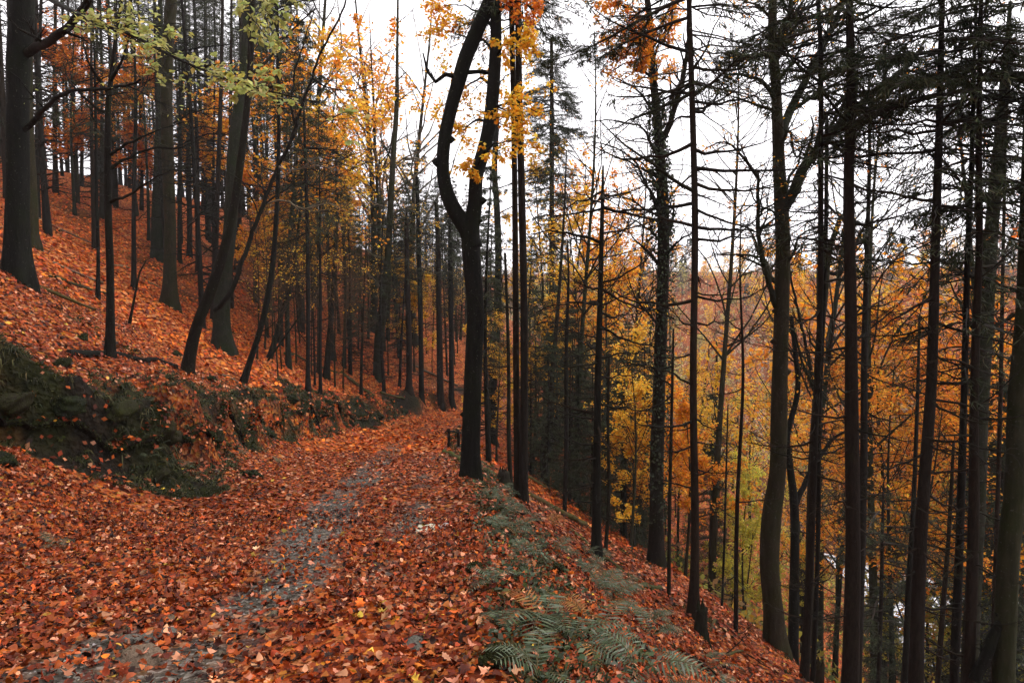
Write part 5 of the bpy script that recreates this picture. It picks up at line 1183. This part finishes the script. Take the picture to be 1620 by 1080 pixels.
def path_stones():
    r = np.random.default_rng(66); protos = []
    for k in range(6):
        o = rock('stone', None, None, (0, 0), 1, M_SLATE, 700 + k, .45, 1, .3, PATH); protos.append(o.data)
        bpy.data.objects.remove(o)
    n = 0; tries = 0
    while n < 260 and tries < 60000:
        tries += 1
        y = 2.9 + 11 * r.random() ** 1.7; x = xc(y) + r.uniform(-1.6, 1.8)
        if r.random() > gravel_mask(np.array([x]), np.array([y]))[0]: continue
        o = link('stone', protos[r.integers(6)], PATH); s = r.uniform(.014, .035) * (1 + .9 * (r.random() < .1))
        o.location = (x, y, float(H(x, y)) + s * .1); o.rotation_euler = (r.normal() * .2, r.normal() * .2, r.uniform(0, 6.28)); o.scale = (s, s * .8, s); n += 1
    g = Geo(); m = 16000; x = r.uniform(-6, .5, m); y = r.uniform(2.8, 16, m); k = r.random(m) < gravel_mask(x, y); x, y = x[k], y[k]; m = len(x)
    c = np.stack([x, y, H(x, y)], -1); s = r.uniform(.006, .016, m)[:, None]
    base = np.array([[1, 0, 0], [-.4, .9, 0], [-.6, -.8, 0], [0, 0, .8]]); a = r.uniform(0, 6.28, m); ca, sa = np.cos(a), np.sin(a)
    b_ = base[None] * np.ones((m, 1, 1)); b2 = np.stack([b_[..., 0] * ca[:, None] - b_[..., 1] * sa[:, None], b_[..., 0] * sa[:, None] + b_[..., 1] * ca[:, None], b_[..., 2]], -1)
    v = c[:, None] + b2 * s[:, None]; i = np.arange(m)[:, None] * 4
    g.add(v.reshape(-1, 3), None, np.concatenate([i + [0, 1, 3], i + [1, 2, 3], i + [2, 0, 3]]), np.repeat(pal(r, m, [(.09, .078, .06), (.17, .15, .125), (.05, .042, .033), (.26, .24, .21)]), 4, 0))
    link('gravel', g.mesh('gravel', M_LITTER, smooth=False), kind='stuff', label='grey gravel showing through the leaves along the track')
path_stones()

# ------------------------------------------------------------------ moss, grass and ferns
def tufts(name, label, n, dens, r, cols, blade=(.08, .22), per=12, wid=.006, region=(-14, 8, 4, 40), droop=.7, grow_s=.0):
    x0, x1, y0, y1 = region; x = r.uniform(x0, x1, n); y = y0 + (y1 - y0) * r.random(n) ** 1.6
    k = (np.abs(x / y) < .8 + 2 / y) & (r.random(n) < dens(x, y)); x, y = x[k], y[k]; n = len(x)
    nn = gnormal(x, y, .08); c = np.stack([x, y, H(x, y)], -1)
    c = np.repeat(c, per, 0) + r.normal(size=(n * per, 3)) * .03 * np.array([1, 1, .3]); nn = np.repeat(nn, per, 0); m = n * per
    d = norm(nn + r.normal(size=(m, 3)) * .55); L = r.uniform(*blade, m)[:, None] * (1 + grow_s * np.repeat(y, per)[:, None] / 20)
    side = norm(np.cross(d, r.normal(size=(m, 3)))); w = wid * r.uniform(.6, 1.4, m)[:, None] * (1 + np.repeat(y, per)[:, None] / 12)
    g_ = np.array([0, 0, -1.]); p1 = c + d * L * .5 + g_ * L * .08 * droop; p2 = c + d * L * .85 + g_ * L * .55 * droop
    v = np.stack([c - side * w, c + side * w, p1 + side * w * .8, p1 - side * w * .8, p2], 1).reshape(-1, 3); i = np.arange(m)[:, None] * 5
    g = Geo(); g.add(v, i + [0, 1, 2, 3], i + [3, 2, 4], np.repeat(pal(r, m, cols, None, .25), 5, 0))
    link(name, g.mesh(name, M_FERN, smooth=False), kind='stuff', label=label)
GRASS = [(.03, .033, .011), (.05, .05, .016), (.018, .02, .008), (.09, .075, .03), (.028, .034, .016)]
MOSSC = [(.022, .027, .007), (.035, .04, .009), (.013, .017, .005), (.05, .052, .014)]
def d_bank(x, y):
    l = side_l(x, y); tw, bh = bank(y)
    return np.clip(sstep(l, tw - .45 - .95 * np.exp(-((y - 12.0) / 2.0) ** 2), tw - .9 * np.exp(-((y - 12.0) / 2.0) ** 2)) * (1 - sstep(l, tw + BW + .3, tw + BW + 1.1)) * (.55 + .9 * fbm(x, y, 1.3, 51, 2)), 0, 1)
def d_verge(x, y):
    r = side_r(x, y); return np.clip(sstep(r, -.1, .1) * (1 - sstep(r, .5, 1.0)) * (.5 + .9 * fbm(x, y, 1.6, 52, 2)), 0, 1)
def d_moss(x, y):
    m = masks(x, y); return m[:, 1] * .9 * (np.asarray(y) < 40)
tufts('bank_grass', 'drooping dark grass and moss strands hanging over the left bank', 24000, d_bank, np.random.default_rng(1), GRASS, (.05, .22), 16, .0045, (-16, -3, 8, 40), 1.2, .3)
tufts('verge_grass', 'short grass and moss along the right verge of the path', 9000, d_verge, np.random.default_rng(2), GRASS, (.05, .16), 12, .006, (-3.5, 2.5, 3, 36), .8, .3)
tufts('moss', 'olive moss patches on the slopes and banks', 42000, d_moss, np.random.default_rng(3), MOSSC, (.02, .06), 7, .01, (-22, 10, 3, 34), .5, 1.0)

def turf_lip():
    r = np.random.default_rng(31); g = Geo(); ys = np.arange(7.5, 36, .09); tw, bh = bank(ys); n = len(ys); sd = 12
    x = xc(ys) - hw(ys) - tw - BW * .55; z = H(x, ys) + .02
    rad = .05 + .1 * np.clip(fbm(ys, ys * 0, 1.1, 71, 3) + .35, 0, 1.4); out = .12 * fbm(ys, ys * 0 + 5, .9, 72, 2)
    a = np.arange(sd) * 2 * math.pi / sd; nz = .35 * fbm(ys[:, None] * 2.2 + 0 * a[None], np.cos(a)[None] * 1.5 + np.sin(a)[None], 1., 73, 3)
    R_ = rad[:, None] * (1 + nz); V = np.stack([x[:, None] + out[:, None] + R_ * np.cos(a) * 1.5, np.repeat(ys[:, None], sd, 1) + .05 * nz, z[:, None] + R_ * np.sin(a) * .8], -1)
    idx = np.arange(n * sd).reshape(n, sd); q = np.stack([idx[:-1], np.roll(idx, -1, 1)[:-1], np.roll(idx, -1, 1)[1:], idx[1:]], -1).reshape(-1, 4)
    c = np.zeros((n, sd, 3)); c[..., 0] = 1; c[..., 1] = .8 * (np.sin(a)[None] > .45)
    g.add(V.reshape(-1, 3), q, c=c.reshape(-1, 3)); link('bank', g.mesh('bank', M_GROUND), kind='structure')
    m = 26000; i = r.integers(0, n - 1, m); k = r.integers(0, sd, m); u = r.random((m, 1)); w = r.random((m, 1)); k2 = (k + 1) % sd
    c = (V[i, k] * (1 - u) + V[i, k2] * u) * (1 - w) + (V[i + 1, k] * (1 - u) + V[i + 1, k2] * u) * w; cen = V.mean(1)[i]; nn = norm(c - cen)
    up = nn[:, 2] > -.5; c, nn = c[up], nn[up]; m = len(c); mg = Geo()
    leaf_quads(mg, c, nn * .5 + r.normal(size=(m, 3)) * .6 - np.array([0, 0, .35]), nn + r.normal(size=(m, 3)) * .6, r.uniform(.025, .07, m), pal(r, m, MOSSC + GRASS[:1], None, .3), .25)
    k = (nn[:, 2] > .1) & (r.random(m) < .13 + .3 * (fbm(c[:, 0], c[:, 1], 1.2, 77, 2) > .1)); c, nn = c[k], nn[k]; m = len(c)
    link('bank_moss', mg.mesh('bank_moss', M_FERN, smooth=False), kind='stuff', label='dark moss and hanging roots over the lip of the left bank')
    lg = Geo(); leaf_quads(lg, c + nn * .03, r.normal(size=(m, 3)) * np.array([1, 1, .4]), nn + r.normal(size=(m, 3)) * .35, r.uniform(.06, .12, m), pal(r, m, LIT, LITW, .3), .36, .08)
    link('leaf_litter', lg.mesh('lip_litter', M_LITTER, smooth=False), kind='stuff', label='fallen leaves caught on the mossy lip of the left bank')
turf_lip()

def verge_herbs():
    """low leafy plants on the right-hand slope."""
    r = np.random.default_rng(9); n = 9500; x = r.uniform(-4, 7, n); y = 3 + 24 * r.random(n) ** 1.5; q = side_r(x, y)
    k = (q > .02) & (r.random(n) < np.clip(np.exp(-((q - .45) / .6) ** 2) * (.5 + 1.1 * fbm(x, y, 1.1, 55, 2)), 0, 1)); x, y = x[k], y[k]; per = 9
    c = np.repeat(np.stack([x, y, H(x, y) + .03], -1), per, 0); m = len(c); c = c + r.normal(size=(m, 3)) * np.array([.06, .06, .025]); c[:, 2] += .02
    d = r.normal(size=(m, 3)); d[:, 2] = .25; nr = r.normal(size=(m, 3)) * .4; nr[:, 2] += 1
    g = Geo(); leaf_quads(g, c, d, nr, r.uniform(.03, .075, m), pal(r, m, [(.05, .07, .035), (.035, .05, .022), (.028, .036, .016), (.09, .105, .07), (.06, .065, .02)], None, .25), .3)
    link('low_herbs', g.mesh('low_herbs', M_FERN, smooth=False), kind='stuff', label='low grey-green herbs and mosses on the verge beside the path')
verge_herbs()

def frond_mesh(seed, cols, droop):
    r = np.random.default_rng(seed); t = np.linspace(0, 1, 12)
    P = np.stack([t, .06 * np.sin(2 * t + seed) * t, 1.0 * t - 1.25 * droop * t ** 2], -1); T = norm(np.gradient(P, axis=0))
    g = Geo(); tubes(g, P[None], np.linspace(.009, .002, 12)[None], 4, np.array([.1, .09, .04]))
    n = 15; C = []; D = []; Sz = []; Nn = []; Wd = []
    for k in range(n):
        f = .12 + .86 * k / (n - 1); i = min(int(f * 11), 10); u = f * 11 - i; p = P[i] * (1 - u) + P[i + 1] * u; tg = T[i]
        L = .3 * math.sin(math.pi * min(1, (1 - f) * 1.15 + .02) ** .75 * .62) * (1 if f > .2 else .75)
        for s in (-1, 1):
            side = norm(np.cross(np.array([0, 0, 1.]), tg)) * s; dv = norm(side + tg * .35 + np.array([0, 0, -.18 + r.normal() * .06]))
            C.append(p); D.append(dv); Sz.append(L); Nn.append(np.cross(tg, dv) * s + r.normal(size=3) * .1); Wd.append(.017 / L * (L / .3) ** .5)
            m = max(3, int(L / .03))
            for j in range(m):
                q = p + dv * L * (j + .5) / (m + .6); ss = .026 * (1 - .6 * j / m) * (L / .3) ** .5
                for s2 in (-1, 1):
                    C.append(q); D.append(norm(tg * s2 * .7 + dv * .8)); Sz.append(ss); Nn.append(np.cross(tg, dv) * s); Wd.append(.3)
    m = len(C); Sz = np.array(Sz); wid = .22
    leaf_quads(g, np.array(C), np.array(D), np.array(Nn), Sz, pal(r, m, cols, None, .12), np.array(Wd), .03)
    return g.mesh('frond', M_FERN, smooth=False)
FG = [(.085, .105, .06), (.135, .155, .105), (.06, .078, .04)]
FB = [(.26, .1, .025), (.2, .07, .02), (.28, .15, .04)]
FRONDS = [frond_mesh(1, FG, .75), frond_mesh(2, FG, .95), frond_mesh(3, FG, .6), frond_mesh(4, FB, .85)]
def fern(label, px, py, L, n, kind=0, seed=0, heading=None, spread=2.6):
    p = hit(px, py); p[2] = float(H(p[0], p[1])); root = thing('fern', label, 'fern', p); r = np.random.default_rng(seed)
    n = min(n, 5)
    for k in range(n):
        o = link('frond', FRONDS[3] if kind or r.random() < .04 else FRONDS[r.integers(3)], root); a = (r.uniform(0, 6.28) if heading is None else heading + (k / max(n - 1, 1) - .5) * spread) + r.normal() * .15
        o.rotation_euler = (r.normal() * .2, r.normal() * .15 - .35 * max(0, -math.cos(a)), a); s = L * .85 * r.uniform(.75, 1.1); o.scale = (s, s, s); o.location = (0, 0, .02)
for i, (lab, px, py, L, n, kd, hd) in enumerate((
    ('big silvery fern with a long frond arching right, just below the slope log', 968, 952, .62, 6, 0, 0.0), ('dense dull green fern tuft left of the big arching fern', 945, 925, .5, 7, 0, None), ('broad silvery fern in the middle of the right-hand verge slope', 862, 992, .6, 7, 0, None), ('fern with ribbed fronds sweeping down right of the broad silvery fern', 905, 1020, .5, 5, 0, -.6), ('ribbed fern sprawling toward the photo bottom between dark tufts', 950, 1015, .5, 4, 0, -.3), ('pale fern filling the bottom edge right of the moss hump', 850, 1072, .45, 6, 0, None), ('largest pale fern at the bottom edge, fronds spread wide', 1010, 1070, .62, 7, 0, None), ('pale fern cut by the bottom edge, furthest right', 1085, 1076, .5, 5, 0, None), ('dark fern tuft with upright fronds above the largest pale fern', 1030, 1010, .45, 6, 0, None), ('narrow fern right of the upright dark tuft', 1055, 985, .38, 4, 0, None),
    ('small fern pair of blue-green fronds high on the verge slope', 848, 888, .42, 5, 0, None), ('small fern left of the blue-green pair', 822, 880, .3, 4, 0, None), ('fern by the path edge level with the pale flat stone', 800, 846, .42, 6, 0, None), ('grey fern tuft below the twin spruces', 812, 815, .42, 6, 0, None), ('fern at the verge just below the forked tree', 775, 785, .42, 6, 0, None), ('fern on the verge between forked tree and twin spruces', 795, 797, .4, 5, 0, None), ('rust-brown dying fern near the dark log end', 868, 833, .5, 6, 1, None), ('small dark fern beside the path edge, mid-verge', 778, 932, .32, 5, 0, None), ('fern hugging the path edge above the moss hump', 786, 985, .34, 5, 0, None), ('fern drooping by the rust-brown fern', 845, 850, .4, 5, 0, None), ('far fern beside the green mossy log', 918, 770, .5, 6, 0, None), ('small lone dark fern in the leaf drift at lower left', 88, 868, .32, 5, 0, None), ('fern sprig on the bank face below the young tree', 235, 735, .35, 5, 0, None), ('fern hanging from the bank left of the leaf gully', 380, 720, .35, 5, 0, None), ('pale fern sprig low in the bank', 290, 740, .28, 4, 0, None), ('fern at the bank foot by the path', 440, 735, .35, 5, 0, None), ('fern on the right slope below the reddish spruce', 925, 905, .36, 5, 0, None), ('fern below the reddish spruce, nearer the log', 900, 880, .34, 5, 0, None), ('second rust fern low among the big ferns', 925, 985, .4, 4, 1, None))):
    fern(lab, px, py, L, n, kd, 900 + i, hd)
rf = np.random.default_rng(321); nf = 0
while nf < 40:
    y = 3.4 + 15 * rf.random() ** 1.4; x = xc(y) + hw(y) + .15 + 2.4 * rf.random() ** 1.3
    px, py, _ = to_px(np.array([x, y, float(H(x, y))]))
    if px > 1150: continue
    fern('small dark green fern ' + ('near the photo bottom' if py > 960 else 'halfway to the trees' if py > 850 else 'up by the trees') + ', ' + where(px), px, py, rf.uniform(.26, .42), 4 + nf % 2, 0, 1200 + nf, rf.uniform(-1.5, .6)); nf += 1
for o in [o for o in bpy.data.objects if o.get('label', '').startswith('small dark green fern')]: o['group'] = 'small ferns along the verge'
def ground_twigs():
    r = np.random.default_rng(14); g = Geo(); n = 420
    x = r.uniform(-16, 8, n); y = 4 + 22 * r.random(n); k = (np.abs(x / y) < .85) & ((side_l(x, y) > 1) | (side_r(x, y) > .4)); x, y = x[k], y[k]; n = len(x)
    a = r.uniform(0, 6.28, n); L = r.uniform(.2, .9, n); t = np.linspace(-.5, .5, 5)
    X = x[:, None] + np.cos(a)[:, None] * L[:, None] * t + r.normal(size=(n, 5)) * .02; Y = y[:, None] + np.sin(a)[:, None] * L[:, None] * t + r.normal(size=(n, 5)) * .02
    tubes(g, np.stack([X, Y, H(X, Y) + .04 + np.abs(r.normal(size=(n, 5))) * .02], -1), np.tile(np.linspace(.012, .004, 5), (n, 1)), 4)
    link('fallen_twigs', g.mesh('fallen_twigs', M_TWIG), kind='stuff', label='thin fallen twigs strewn over the leaf-covered slopes')
ground_twigs()
